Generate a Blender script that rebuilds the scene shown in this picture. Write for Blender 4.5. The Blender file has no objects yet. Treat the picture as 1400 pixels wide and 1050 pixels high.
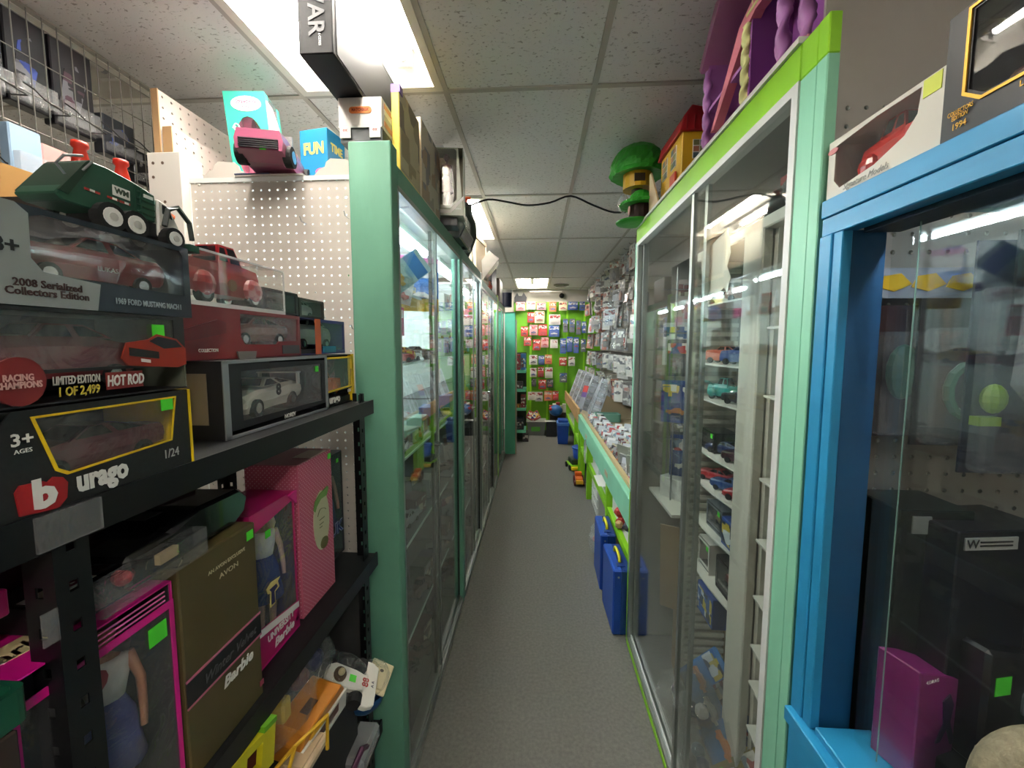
import bpy, bmesh, math, random
from mathutils import Vector, Matrix, Euler
rnd = random.Random(11)
PI = math.pi
S = bpy.context.scene
COL = S.collection

# ---------------------------------------------------------------- camera
cam = bpy.data.cameras.new('camera')
cam.sensor_width = 36.0
cam.lens = 545.0 / 1400.0 * 36.0
cam.clip_start = 0.02
cam_o = bpy.data.objects.new('camera', cam)
COL.objects.link(cam_o)
# columns = camera axes in the world (aisle runs along +Y, vanishing point right of and above the middle)
cam_o.matrix_world = Matrix(((0.99818, -0.00599, 0.05995, 0.0), (0.06024, 0.08214, -0.99480, 0.0),
                             (0.00103, 0.99660, 0.08235, 1.65), (0, 0, 0, 1)))
cam.shift_y = -10.0 / 1400.0
S.camera = cam_o

# ---------------------------------------------------------------- world, exposure
W = bpy.data.worlds.new('world')
S.world = W
W.use_nodes = True
W.node_tree.nodes['Background'].inputs[0].default_value = (0.9, 0.93, 1.0, 1)
W.node_tree.nodes['Background'].inputs[1].default_value = 0.05
S.view_settings.view_transform = 'Standard'
S.view_settings.look = 'None'
S.view_settings.gamma = 1.0
S.view_settings.use_curve_mapping = False
S.view_settings.exposure = 1.16
TUBE_POWER = 45.0        # emission of the ceiling tubes
CASE_POWER = 55.0         # emission of the tubes inside the cases

# ---------------------------------------------------------------- materials
def lin(c):
    if isinstance(c, str):
        c = c.lstrip('#')
        c = [int(c[i:i+2], 16) / 255 for i in (0, 2, 4)]
        c = [x / 12.92 if x <= .04045 else ((x + .055) / 1.055) ** 2.4 for x in c]
    return (c[0], c[1], c[2], 1.0)
MATS = {}
def _new(name):
    m = bpy.data.materials.new(name); m.use_nodes = True
    nt = m.node_tree; b = nt.nodes['Principled BSDF']
    return m, nt, b
def mat(c, rough=.5, metal=0., var=0., vs=8., bump=0., bs=60., coat=0., emit=0., spec=.5, stretch=(1, 1, 1)):
    key = (str(c), rough, metal, var, vs, bump, bs, coat, emit, spec, stretch)
    if key in MATS: return MATS[key]
    m, nt, b = _new('paint_%d' % len(MATS))
    col = lin(c)
    b.inputs['Base Color'].default_value = col
    b.inputs['Roughness'].default_value = rough
    b.inputs['Metallic'].default_value = metal
    b.inputs['Specular IOR Level'].default_value = spec
    if coat: b.inputs['Coat Weight'].default_value = coat
    if emit:
        b.inputs['Emission Color'].default_value = col
        b.inputs['Emission Strength'].default_value = emit
    if var or bump:
        tc = nt.nodes.new('ShaderNodeTexCoord'); mp = nt.nodes.new('ShaderNodeMapping')
        mp.inputs['Scale'].default_value = stretch
        nt.links.new(tc.outputs['Object'], mp.inputs[0])
    if var:
        n = nt.nodes.new('ShaderNodeTexNoise'); n.inputs['Scale'].default_value = vs; n.inputs['Detail'].default_value = 5
        nt.links.new(mp.outputs[0], n.inputs['Vector'])
        r = nt.nodes.new('ShaderNodeMapRange'); r.inputs[1].default_value = .3; r.inputs[2].default_value = .7
        r.inputs[3].default_value = 1 - var; r.inputs[4].default_value = 1 + var
        nt.links.new(n.outputs[0], r.inputs[0])
        v = nt.nodes.new('ShaderNodeVectorMath'); v.operation = 'SCALE'; v.inputs[0].default_value = col[:3]
        nt.links.new(r.outputs[0], v.inputs['Scale']); nt.links.new(v.outputs[0], b.inputs['Base Color'])
    if bump:
        n = nt.nodes.new('ShaderNodeTexNoise'); n.inputs['Scale'].default_value = bs; n.inputs['Detail'].default_value = 4
        nt.links.new(mp.outputs[0], n.inputs['Vector'])
        u = nt.nodes.new('ShaderNodeBump'); u.inputs['Strength'].default_value = bump; u.inputs['Distance'].default_value = .004
        nt.links.new(n.outputs[0], u.inputs['Height']); nt.links.new(u.outputs[0], b.inputs['Normal'])
    MATS[key] = m
    return m
def clear(tint=(1, 1, 1), haze=0., bump=0., bs=20., refl=1.0, hc=(.8, .8, .8)):
    """thin clear sheet: see-through plus a Fresnel reflection, an optional milky film and crumples"""
    key = ('clear', tint, haze, bump, bs, refl)
    if key in MATS: return MATS[key]
    m = bpy.data.materials.new('clear_%d' % len(MATS)); m.use_nodes = True
    nt = m.node_tree; nt.nodes.clear(); N = nt.nodes.new; L = nt.links.new
    out = N('ShaderNodeOutputMaterial'); tr = N('ShaderNodeBsdfTransparent'); gl = N('ShaderNodeBsdfGlossy')
    tr.inputs[0].default_value = (*tint, 1); gl.inputs['Roughness'].default_value = .02
    gl.inputs[0].default_value = (1, 1, 1, 1)
    lw = N('ShaderNodeLayerWeight'); lw.inputs['Blend'].default_value = .5      # Schlick's approximation, the same from both sides
    pw = N('ShaderNodeMath'); pw.operation = 'POWER'; pw.inputs[1].default_value = 5.; L(lw.outputs['Facing'], pw.inputs[0])
    ml = N('ShaderNodeMath'); ml.operation = 'MULTIPLY_ADD'; ml.inputs[1].default_value = .96; ml.inputs[2].default_value = .04; L(pw.outputs[0], ml.inputs[0])
    mx = N('ShaderNodeMixShader'); sc = N('ShaderNodeMath'); sc.operation = 'MULTIPLY'; sc.inputs[1].default_value = refl; sc.use_clamp = True
    L(ml.outputs[0], sc.inputs[0]); L(sc.outputs[0], mx.inputs[0]); L(gl.outputs[0], mx.inputs[2])
    if haze:
        df = N('ShaderNodeBsdfDiffuse'); df.inputs[0].default_value = (*hc, 1)
        m2 = N('ShaderNodeMixShader'); m2.inputs[0].default_value = haze
        L(tr.outputs[0], m2.inputs[1]); L(df.outputs[0], m2.inputs[2]); L(m2.outputs[0], mx.inputs[1])
    else:
        L(tr.outputs[0], mx.inputs[1])
    if bump:
        tc = N('ShaderNodeTexCoord'); n = N('ShaderNodeTexNoise'); n.inputs['Scale'].default_value = bs
        n.inputs['Distortion'].default_value = 1.5
        L(tc.outputs['Object'], n.inputs['Vector'])
        u = N('ShaderNodeBump'); u.inputs['Strength'].default_value = bump; u.inputs['Distance'].default_value = .01
        L(n.outputs[0], u.inputs['Height']); L(u.outputs[0], gl.inputs['Normal']); L(u.outputs[0], lw.inputs['Normal'])
    L(mx.outputs[0], out.inputs[0])
    MATS[key] = m
    return m
def printed(cols, scale=18., rough=.35, stretch=(1, 1, 1), coat=.3):
    """flat printed card: irregular patches of a few inks, different on every piece"""
    key = ('print', tuple(cols), scale, rough, stretch)
    if key in MATS: return MATS[key]
    m, nt, b = _new('print_%d' % len(MATS)); N = nt.nodes.new; L = nt.links.new
    tc = N('ShaderNodeTexCoord'); oi = N('ShaderNodeObjectInfo'); ad = N('ShaderNodeVectorMath'); ad.operation = 'ADD'
    mu = N('ShaderNodeMath'); mu.operation = 'MULTIPLY'; mu.inputs[1].default_value = 37.
    L(oi.outputs['Random'], mu.inputs[0]); L(tc.outputs['Object'], ad.inputs[0]); L(mu.outputs[0], ad.inputs[1])
    mp = N('ShaderNodeMapping'); mp.inputs['Scale'].default_value = stretch; L(ad.outputs[0], mp.inputs[0])
    vo = N('ShaderNodeTexVoronoi'); vo.distance = 'CHEBYCHEV'; vo.inputs['Scale'].default_value = scale
    L(mp.outputs[0], vo.inputs['Vector'])
    sp = N('ShaderNodeSeparateColor'); L(vo.outputs['Color'], sp.inputs[0])
    cr = N('ShaderNodeValToRGB'); cr.color_ramp.interpolation = 'CONSTANT'
    L(sp.outputs[0], cr.inputs[0])
    e = cr.color_ramp.elements
    while len(e) < len(cols): e.new(.5)
    for i, c in enumerate(cols):
        e[i].position = i / len(cols); e[i].color = lin(c)
    L(cr.outputs[0], b.inputs['Base Color'])
    b.inputs['Roughness'].default_value = rough; b.inputs['Coat Weight'].default_value = coat
    MATS[key] = m
    return m
def dots_mat(c1, c2, sc):
    key = ('dots', c1, c2, sc)
    if key in MATS: return MATS[key]
    m, nt, b = _new('polka_card'); N = nt.nodes.new; L = nt.links.new
    tc = N('ShaderNodeTexCoord'); sx = N('ShaderNodeSeparateXYZ'); L(tc.outputs['Object'], sx.inputs[0])
    def mth(op, a, bb=None):
        n = N('ShaderNodeMath'); n.operation = op
        for i, q in enumerate((a, bb)):
            if q is None: continue
            if isinstance(q, (int, float)): n.inputs[i].default_value = q
            else: L(q, n.inputs[i])
        return n.outputs[0]
    u = mth('ADD', sx.outputs[0], sx.outputs[1])
    a = mth('FRACT', mth('MULTIPLY', mth('ADD', u, sx.outputs[2]), sc)); c = mth('FRACT', mth('MULTIPLY', mth('SUBTRACT', u, sx.outputs[2]), sc))
    d = mth('ADD', mth('POWER', mth('SUBTRACT', a, .5), 2.), mth('POWER', mth('SUBTRACT', c, .5), 2.))
    k = mth('LESS_THAN', d, .035)
    mx = N('ShaderNodeMix'); mx.data_type = 'RGBA'; mx.inputs[6].default_value = lin(c1); mx.inputs[7].default_value = lin(c2)
    L(k, mx.inputs[0]); L(mx.outputs[2], b.inputs['Base Color']); b.inputs['Roughness'].default_value = .6
    MATS[key] = m
    return m

# ---------------------------------------------------------------- mesh builder
class MB:
    def __init__(s): s.v = []; s.f = []; s.mi = []; s.cur = 0
    def add(s, vs, fs):
        n = len(s.v); s.v += [tuple(v) for v in vs]
        for q in fs: s.f.append(tuple(i + n for i in q)); s.mi.append(s.cur)
        return s
    def m(s, i): s.cur = i; return s
    def box(s, x0, x1, y0, y1, z0, z1):
        return s.add([(x0, y0, z0), (x1, y0, z0), (x1, y1, z0), (x0, y1, z0), (x0, y0, z1), (x1, y0, z1), (x1, y1, z1), (x0, y1, z1)],
                     [(0, 3, 2, 1), (4, 5, 6, 7), (0, 1, 5, 4), (1, 2, 6, 5), (2, 3, 7, 6), (3, 0, 4, 7)])
    def prism(s, poly, axis, a, b):
        """polygon in the two other axes, extruded along axis from a to b (poly given counter-clockwise as (u,v))"""
        def pt(u, v, w): return (w, u, v) if axis == 'x' else (u, w, v) if axis == 'y' else (u, v, w)
        n = len(poly)
        vs = [pt(u, v, a) for u, v in poly] + [pt(u, v, b) for u, v in poly]
        fs = [tuple(range(n)), tuple(range(2 * n - 1, n - 1, -1))] + [(i, i + n, (i + 1) % n + n, (i + 1) % n) for i in range(n)]
        return s.add(vs, fs)
    def ring(s, outer, inner, y0, y1):
        """flat frame in XZ between two polygons with the same number of corners, from y0 to y1"""
        n = len(outer); vs = []
        for y in (y0, y1):
            vs += [(u, y, v) for u, v in outer] + [(u, y, v) for u, v in inner]
        fs = []
        for i in range(n):
            j = (i + 1) % n
            fs += [(i, j, n + j, n + i), (2 * n + i, 3 * n + i, 3 * n + j, 2 * n + j), (i, 2 * n + i, 2 * n + j, j), (n + i, n + j, 3 * n + j, 3 * n + i)]
        return s.add(vs, fs)
    def cyl(s, p0, p1, r0, r1=None, n=12, caps=True):
        r1 = r0 if r1 is None else r1
        p0 = Vector(p0); p1 = Vector(p1); d = (p1 - p0).normalized()
        a = d.orthogonal().normalized(); b = d.cross(a)
        vs = []
        for p, r in ((p0, r0), (p1, r1)):
            vs += [p + (a * math.cos(2 * PI * i / n) + b * math.sin(2 * PI * i / n)) * r for i in range(n)]
        fs = [(i, (i + 1) % n, (i + 1) % n + n, i + n) for i in range(n)]
        if caps: fs += [tuple(range(n - 1, -1, -1)), tuple(range(n, 2 * n))]
        return s.add(vs, fs)
    def tube(s, pts, r, n=6):
        pts = [Vector(p) for p in pts]; rs = r if isinstance(r, (list, tuple)) else [r] * len(pts)
        vs = []; a = None
        for i, p in enumerate(pts):
            d = (pts[min(i + 1, len(pts) - 1)] - pts[max(i - 1, 0)]).normalized()
            if a is None: a = d.orthogonal().normalized()
            a = (a - d * a.dot(d)).normalized(); b = d.cross(a)
            vs += [p + (a * math.cos(2 * PI * k / n) + b * math.sin(2 * PI * k / n)) * rs[i] for k in range(n)]
        fs = []
        for i in range(len(pts) - 1):
            fs += [(i * n + k, i * n + (k + 1) % n, (i + 1) * n + (k + 1) % n, (i + 1) * n + k) for k in range(n)]
        m = (len(pts) - 1) * n
        fs += [tuple(range(n - 1, -1, -1)), tuple(range(m, m + n))]
        return s.add(vs, fs)
    def lathe(s, prof, n=16, c=(0, 0, 0), sx=1., sy=1., jit=0.):
        vs = []
        for r, z in prof:
            for k in range(n):
                q = r * (1 + (rnd.uniform(-jit, jit) if jit else 0))
                vs.append((c[0] + q * sx * math.cos(2 * PI * k / n), c[1] + q * sy * math.sin(2 * PI * k / n), c[2] + z))
        fs = []
        for i in range(len(prof) - 1):
            fs += [(i * n + k, i * n + (k + 1) % n, (i + 1) * n + (k + 1) % n, (i + 1) * n + k) for k in range(n)]
        m = (len(prof) - 1) * n
        fs += [tuple(range(n - 1, -1, -1)), tuple(range(m, m + n))]
        return s.add(vs, fs)
    def ball(s, c, rx, ry=None, rz=None, n=12, m=8, jit=0.):
        ry = rx if ry is None else ry; rz = rx if rz is None else rz
        prof = [(max(.02, math.sin(PI * i / m)), -math.cos(PI * i / m)) for i in range(m + 1)]
        vs = []
        for r, z in prof:
            for k in range(n):
                q = 1 + (rnd.uniform(-jit, jit) if jit else 0)
                vs.append((c[0] + rx * r * q * math.cos(2 * PI * k / n), c[1] + ry * r * q * math.sin(2 * PI * k / n), c[2] + rz * z * q))
        fs = []
        for i in range(m):
            fs += [(i * n + k, i * n + (k + 1) % n, (i + 1) * n + (k + 1) % n, (i + 1) * n + k) for k in range(n)]
        fs += [tuple(range(n - 1, -1, -1)), tuple(range(m * n, m * n + n))]
        return s.add(vs, fs)
    def xf(s, M):
        s.v = [tuple(M @ Vector(v)) for v in s.v]; return s
    def build(s, name, mats, parent=None, smooth=False, bev=0., loc=None, rot=None, sub=0):
        me = bpy.data.meshes.new(name)
        me.from_pydata(s.v, [], s.f)
        if not isinstance(mats, (list, tuple)): mats = [mats]
        for m_ in mats: me.materials.append(m_)
        if len(mats) > 1: me.polygons.foreach_set('material_index', s.mi)
        if bev:
            bm = bmesh.new(); bm.from_mesh(me)
            bmesh.ops.bevel(bm, geom=bm.edges[:], offset=bev, segments=1, affect='EDGES', clamp_overlap=True)
            bm.to_mesh(me); bm.free()
        if smooth: me.polygons.foreach_set('use_smooth', [True] * len(me.polygons))
        me.update()
        return place(name, me, parent, loc, rot)
def place(name, me, parent=None, loc=None, rot=None):
    o = bpy.data.objects.new(name, me); COL.objects.link(o)
    if parent: o.parent = parent
    if loc: o.location = loc
    if rot: o.rotation_euler = rot
    return o
def tag(o, label, cat, group=None):
    o['label'] = label; o['category'] = cat
    if group: o['group'] = group
    return o
def thing(name, label, cat, loc=(0, 0, 0), rz=0., group=None, rot=None):
    o = bpy.data.objects.new(name, None); COL.objects.link(o); o.empty_display_size = .05
    o.location = loc; o.rotation_euler = rot if rot else (0, 0, rz)
    return tag(o, label, cat, group)
def struct(o): o['kind'] = 'structure'; return o
def dup(o, parent=None, loc=None, rot=None, label=None, group=None):
    c = o.copy(); COL.objects.link(c); c.parent = parent
    if loc is not None: c.location = loc
    if rot is not None: c.rotation_euler = rot
    if label: c['label'] = label
    if group: c['group'] = group
    for ch in KIDS(o): dup(ch, c)
    return c
def KIDS(o): return list(o.children)
FONT = None
TXT = {}
def txt(parent, s, size, loc, m, rot=(PI/2, 0, 0), align='CENTER', bold=0., shear=0., sx=1., name='lettering', ext=.0003):
    key = (s, size, align, bold, shear, sx, ext)
    if key not in TXT:
        cu = bpy.data.curves.new('lettering', 'FONT')
        cu.body = s; cu.size = size; cu.align_x = align; cu.align_y = 'CENTER'
        cu.extrude = ext; cu.resolution_u = 2; cu.offset = bold * size; cu.shear = shear; cu.space_line = .8
        t = bpy.data.objects.new('lettering', cu)
        me = bpy.data.meshes.new_from_object(t)
        bpy.data.objects.remove(t); bpy.data.curves.remove(cu)
        if sx != 1.:
            for v in me.vertices: v.co.x *= sx
        TXT[key] = me
    me = TXT[key]
    if me.materials and me.materials[0] != m: me = me.copy(); me.materials.clear()
    if not me.materials: me.materials.append(m)
    return place(name, me, parent, loc, rot)
def pegboard(w, h, sp, r, th=.005):
    """real holes: board in local XZ from (0,0) to (w,h), facing -y"""
    nx = max(1, round(w / sp)); nz = max(1, round(h / sp)); a = w / nx; b = h / nz
    mb = MB(); k8 = [2 * PI * (i + .5) / 8 for i in range(8)]
    hole = [(r * math.cos(t), r * math.sin(t)) for t in k8]
    outc = [(1, .42), (.42, 1), (-.42, 1), (-1, .42), (-1, -.42), (-.42, -1), (.42, -1), (1, -.42)]
    outc = [(u * a / 2, v * b / 2) for u, v in outc]
    cor = [(a/2, b/2), (-a/2, b/2), (-a/2, -b/2), (a/2, -b/2)]
    for i in range(nx):
        for j in range(nz):
            cx = (i + .5) * a; cz = (j + .5) * b
            vs = [(cx + u, 0, cz + v) for u, v in outc] + [(cx + u, 0, cz + v) for u, v in hole] + [(cx + u, 0, cz + v) for u, v in cor] + [(cx + u, th, cz + v) for u, v in hole]
            fs = [(q, q + 8, (q + 1) % 8 + 8, (q + 1) % 8) for q in range(8)]
            fs += [(0, 1, 16), (2, 3, 17), (4, 5, 18), (6, 7, 19)]
            fs += [(q + 8, q + 20, (q + 1) % 8 + 20, (q + 1) % 8 + 8) for q in range(8)]
            mb.add(vs, fs)
    mb.add([(0, 0, 0), (w, 0, 0), (w, 0, h), (0, 0, h), (0, th, 0), (w, th, 0), (w, th, h), (0, th, h)], [(0, 4, 5, 1), (1, 5, 6, 2), (2, 6, 7, 3), (3, 7, 4, 0)])
    return mb
ORD = ['first', 'second', 'third', 'fourth', 'fifth', 'sixth', 'seventh', 'eighth', 'ninth', 'tenth', 'eleventh', 'twelfth', 'thirteenth', 'fourteenth', 'fifteenth',
       'sixteenth', 'seventeenth', 'eighteenth', 'nineteenth', 'twentieth']
# common materials
WHITE = mat('#e4e2dc', .5); BLACK = mat('#0d0d0f', .35); DARK = mat('#1b1b1e', .5); RUB = mat('#101010', .8); CHROME = mat('#c8c8c8', .15, 1.); SILV = mat('#9a9c9e', .35, .7)
ALU = mat('#9aa09c', .35, .85); STICK = mat('#4bd52f', .6); SAGE = mat('#5c8f78', .5, var=.08, bump=.25, bs=30, stretch=(1, 1, .25)); MINT = mat('#86c6a6', .45, var=.06, bump=.2, bs=30, stretch=(1, 1, .25))
LIME = mat('#86c41c', .45, var=.06, bump=.15, bs=30); BLUEP = mat('#2585b4', .4, var=.08, bump=.35, bs=25, stretch=(1, .3, 1)); PEGW = mat('#c2bab0', .55, var=.03)
GLASS = clear((.96, .985, .97), refl=1.0, haze=.008); WRAP = clear(bump=.35, bs=14, haze=.03); PLAS = clear(haze=.02, bump=.08, bs=8); HAZY = clear(haze=.16, bump=.35, bs=18)
GOLD = mat('#c79a3a', .35, .6); MAG = mat('#c4127f', .4, coat=.3); RED = mat('#b3141c', .35); YEL = mat('#d9b40e', .45); LETW = mat('#dcdad4', .6); GREY = mat('#8b8b88', .5)

# ---------------------------------------------------------------- room shell
CEIL = 2.65; YB = 7.6; XL0 = -2.705; XR0 = 1.40; YF = -2.3
floor_m = mat('#67665f', .85, var=.16, vs=70, bump=.35, bs=260)
struct(MB().box(XL0 - .1, XR0 + .1, YF, YB + .1, -.05, 0).build('floor', floor_m))
def tile_mat():
    m, nt, b = _new('acoustic_tile'); N = nt.nodes.new; L = nt.links.new
    tc = N('ShaderNodeTexCoord'); oi = N('ShaderNodeObjectInfo'); ad = N('ShaderNodeVectorMath'); L(tc.outputs['Object'], ad.inputs[0])
    mu = N('ShaderNodeMath'); mu.operation = 'MULTIPLY'; mu.inputs[1].default_value = 9.; L(oi.outputs['Random'], mu.inputs[0]); L(mu.outputs[0], ad.inputs[1])
    mp = N('ShaderNodeMapping'); mp.inputs['Scale'].default_value = (65, 115, 65); mp.inputs['Rotation'].default_value = (0, 0, .3); L(ad.outputs[0], mp.inputs[0])
    n = N('ShaderNodeTexNoise'); n.inputs['Scale'].default_value = 1.; n.inputs['Detail'].default_value = 3; n.inputs['Distortion'].default_value = .6; L(mp.outputs[0], n.inputs['Vector'])
    r = N('ShaderNodeMapRange'); r.inputs[1].default_value = .31; r.inputs[2].default_value = .40; L(n.outputs[0], r.inputs[0])
    cr = N('ShaderNodeMix'); cr.data_type = 'RGBA'; cr.inputs[6].default_value = lin('#aaa49e'); cr.inputs[7].default_value = lin('#e7e4e1'); L(r.outputs[0], cr.inputs[0])
    L(cr.outputs[2], b.inputs['Base Color']); b.inputs['Roughness'].default_value = .9
    bu = N('ShaderNodeBump'); bu.inputs['Strength'].default_value = .5; bu.inputs['Distance'].default_value = .004; L(r.outputs[0], bu.inputs['Height']); L(bu.outputs[0], b.inputs['Normal'])
    return m
ceil = struct(MB().box(XL0 - .1, XR0 + .1, YF, YB + .1, CEIL + .14, CEIL + .18).build('ceiling', mat('#6b665f', .9)))
XS = [-.365 + .5868 * k for k in range(-4, 4)]            # tile columns
ys = [1.66 + 1.135 * k for k in range(-3, 6)]             # tile rows
ylist = [YF] + ys + [YB]
LIGHTS = ((-.658, 1.0925), (-.658, 3.3625), (-.0716, 6.7675), (-1.832, 1.0925), (-1.832, 4.4975), (.515, -1.1775))
bar_m = mat('#b9b3aa', .5); tm = tile_mat(); tproto = {}
for i in range(len(XS)):
    x0 = XS[i]; x1 = XS[i] + .5868 if i < len(XS) - 1 else XR0 + .02
    for j in range(len(ylist) - 1):
        y0, y1 = ylist[j], ylist[j + 1]
        c = ((x0 + x1) / 2, (y0 + y1) / 2, CEIL); key = (round(x1 - x0, 3), round(y1 - y0, 3))
        if any(abs(c[0] - lx) < .2 and abs(c[1] - ly) < .4 for lx, ly in LIGHTS): continue
        if key not in tproto:
            tproto[key] = MB().box(-(key[0] / 2 - .008), key[0] / 2 - .008, -(key[1] / 2 - .008), key[1] / 2 - .008, .006, .02).build('ceiling_tile', tm, ceil, loc=c)
        else: dup(tproto[key], ceil, loc=c)
for x in XS:
    MB().box(x - .011, x + .011, YF, YB, CEIL, CEIL + .008).build('grid_bar', bar_m, ceil)
for y in ys:
    MB().box(XL0, XR0, y - .011, y + .011, CEIL + .0005, CEIL + .0075).build('grid_bar', bar_m, ceil)
wall_m = mat('#cfc8bd', .7, var=.03)
struct(MB().box(XL0 - .1, XR0 + .1, YB, YB + .1, 0, CEIL + .2).build('wall_back', wall_m))
struct(MB().box(XL0 - .15, XL0 - .05, YF, YB, 0, CEIL + .2).build('wall_left', wall_m))
struct(MB().box(XR0 + .05, XR0 + .15, YF, YB, 0, CEIL + .2).build('wall_right', wall_m))
struct(MB().box(XL0 - .1, XR0 + .1, YF - .1, YF, 0, CEIL + .2).build('wall_front', wall_m))

# ---------------------------------------------------------------- ceiling lights (recessed troffers with bare tubes)
refl_m = mat('#efece4', .45); tube_m = mat('#fffaf3', .4, emit=TUBE_POWER); rim_m = mat('#e6e1d6', .45)
def troffer(cx, cy, label, lit=True):
    w, l = .57, 1.11
    t = thing('ceiling_light', label, 'ceiling light', (cx, cy, CEIL), group='recessed fluorescent ceiling lights')
    o = [(-w/2, -l/2), (w/2, -l/2), (w/2, l/2), (-w/2, l/2)]; i = [(-w/2+.03, -l/2+.03), (w/2-.03, -l/2+.03), (w/2-.03, l/2-.03), (-w/2+.03, l/2-.03)]
    R_ = Matrix.Rotation(-PI/2, 4, 'X')
    MB().ring(o, i, 0, .012).xf(Matrix(((1,0,0,0),(0,0,1,0),(0,1,0,-.004),(0,0,0,1)))).build('frame', rim_m, t)
    a, b, z = w/2 - .03, l/2 - .03, .11
    p = [(-a, -b, 0), (a, -b, 0), (a, b, 0), (-a, b, 0), (-a+.07, -b+.05, z), (a-.07, -b+.05, z), (a-.07, b-.05, z), (-a+.07, b-.05, z)]
    MB().add(p, [(4, 5, 6, 7), (0, 1, 5, 4), (1, 2, 6, 5), (2, 3, 7, 6), (3, 0, 4, 7)]).build('reflector', refl_m, t)
    MB().prism([(-.05, .109), (.05, .109), (.025, .05), (-.025, .05)], 'y', -b + .06, b - .06).build('ballast_cover', refl_m, t)
    for sx in (-.155, .155):
        tb = MB().cyl((sx, -b + .09, .06), (sx, b - .09, .06), .018, n=12).build('tube', tube_m if lit else mat('#d8d4cc', .3), t, smooth=False)
        for e in (-1, 1):
            MB().cyl((sx, e * (b - .09), .06), (sx, e * (b - .075), .06), .0185, n=10).build('tube_cap', SILV, tb)
            MB().box(sx - .035, sx + .035, e * (b - .062) - .008, e * (b - .062) + .008, .03, .108).build('socket', WHITE, tb)
    return t
troffer(-.658, 1.0925, 'large near ceiling light with bare glowing tubes behind the black box')
troffer(-.658, 3.3625, 'ceiling light glowing behind the toys on top of the left cases')
troffer(-.0716, 6.7675, 'small far ceiling light above the green back wall')
troffer(-1.832, 1.0925, 'ceiling light seen through the wire grid at far left', lit=False)
troffer(.515, -1.1775, 'ceiling light over the aisle behind the camera')
troffer(-1.832, 4.4975, 'ceiling light over the next aisle behind the left cases')
# round vent, beam strip and camera dome at the far end of the ceiling
t = thing('ceiling_vent', 'round grey air vent in the far ceiling', 'vent', (.42, 6.9, CEIL - .003))
MB().lathe([(.13, 0), (.13, -.012), (.1, -.02), (.1, -.006)], 20).build('rim', mat('#8d877e', .5), t)
MB().lathe([(.07, -.005), (.07, -.022), (.01, -.024)], 16).build('disc', mat('#57534e', .5), t)
t = thing('security_camera', 'small black dome camera on the far wall above the packs', 'camera', (.47, 7.56, 2.56))
MB().box(-.03, .03, 0, .04, -.02, .03).build('mount', WHITE, t); MB().ball((0, -.02, -.02), .05, n=12, m=8).build('dome', mat('#17161c', .15), t, smooth=True)
tag(MB().box(-.12, .46, 7.32, 7.40, 2.585, 2.6).build('wall_strip', mat('#e8e2d6', .4)), 'pale strip fixture along the top of the back wall', 'strip')
# black cable slung across the aisle
pts = [(-.47, 2.55, 2.515), (-.43, 2.6, 2.527), (-.31, 2.6, 2.562), (-.19, 2.6, 2.545), (-.06, 2.6, 2.522), (.08, 2.6, 2.535), (.21, 2.6, 2.573), (.35, 2.6, 2.515), (.484, 2.6, 2.468), (.596, 2.55, 2.468), (.64, 2.3, 2.42)]
def smoothpath(p, k=4):
    p = [Vector(q) for q in p]; out = []
    for i in range(len(p) - 1):
        a, b, c, d = p[max(i-1, 0)], p[i], p[i+1], p[min(i+2, len(p)-1)]
        for j in range(k):
            t = j / k
            out.append(.5 * ((2*b) + (c - a) * t + (2*a - 5*b + 4*c - d) * t*t + (3*b - a - 3*c + d) * t**3))
    out.append(p[-1]); return out
tag(MB().tube(smoothpath(pts), .006, 6).build('cable', mat('#15151a', .5), smooth=True), 'black cable sagging across the aisle below the ceiling', 'cable')

# ---------------------------------------------------------------- product builders
# local frame of every product: x to the right along its front, y into its depth, z up, front at y = 0
FR = PI / 2      # turned so that the front faces +X (things on the left of the aisle)
FL = -PI / 2     # front faces -X (things on the right); local x then runs towards -Y
def rrect(x0, x1, z0, z1, r=.0, k=3):
    if r <= 0: return [(x0, z0), (x1, z0), (x1, z1), (x0, z1)]
    out = []
    for cx, cz, a in ((x0+r, z0+r, PI), (x1-r, z0+r, 1.5*PI), (x1-r, z1-r, 0), (x0+r, z1-r, PI/2)):
        out += [(cx + r * math.cos(a + PI/2 * i / k), cz + r * math.sin(a + PI/2 * i / k)) for i in range(k + 1)]
    return out
def oval(cx, cz, rx, rz, n=20): return [(cx + rx * math.cos(2*PI*i/n), cz + rz * math.sin(2*PI*i/n)) for i in range(n)]
def sticker(parent, x, z, s=.018, y=-.0012, name='price_sticker', rot=None):
    return MB().box(-s/2, s/2, -.0004, .0004, -s/2, s/2).build(name, STICK, parent, loc=(x, y, z), rot=rot)
CARS = {}
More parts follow.
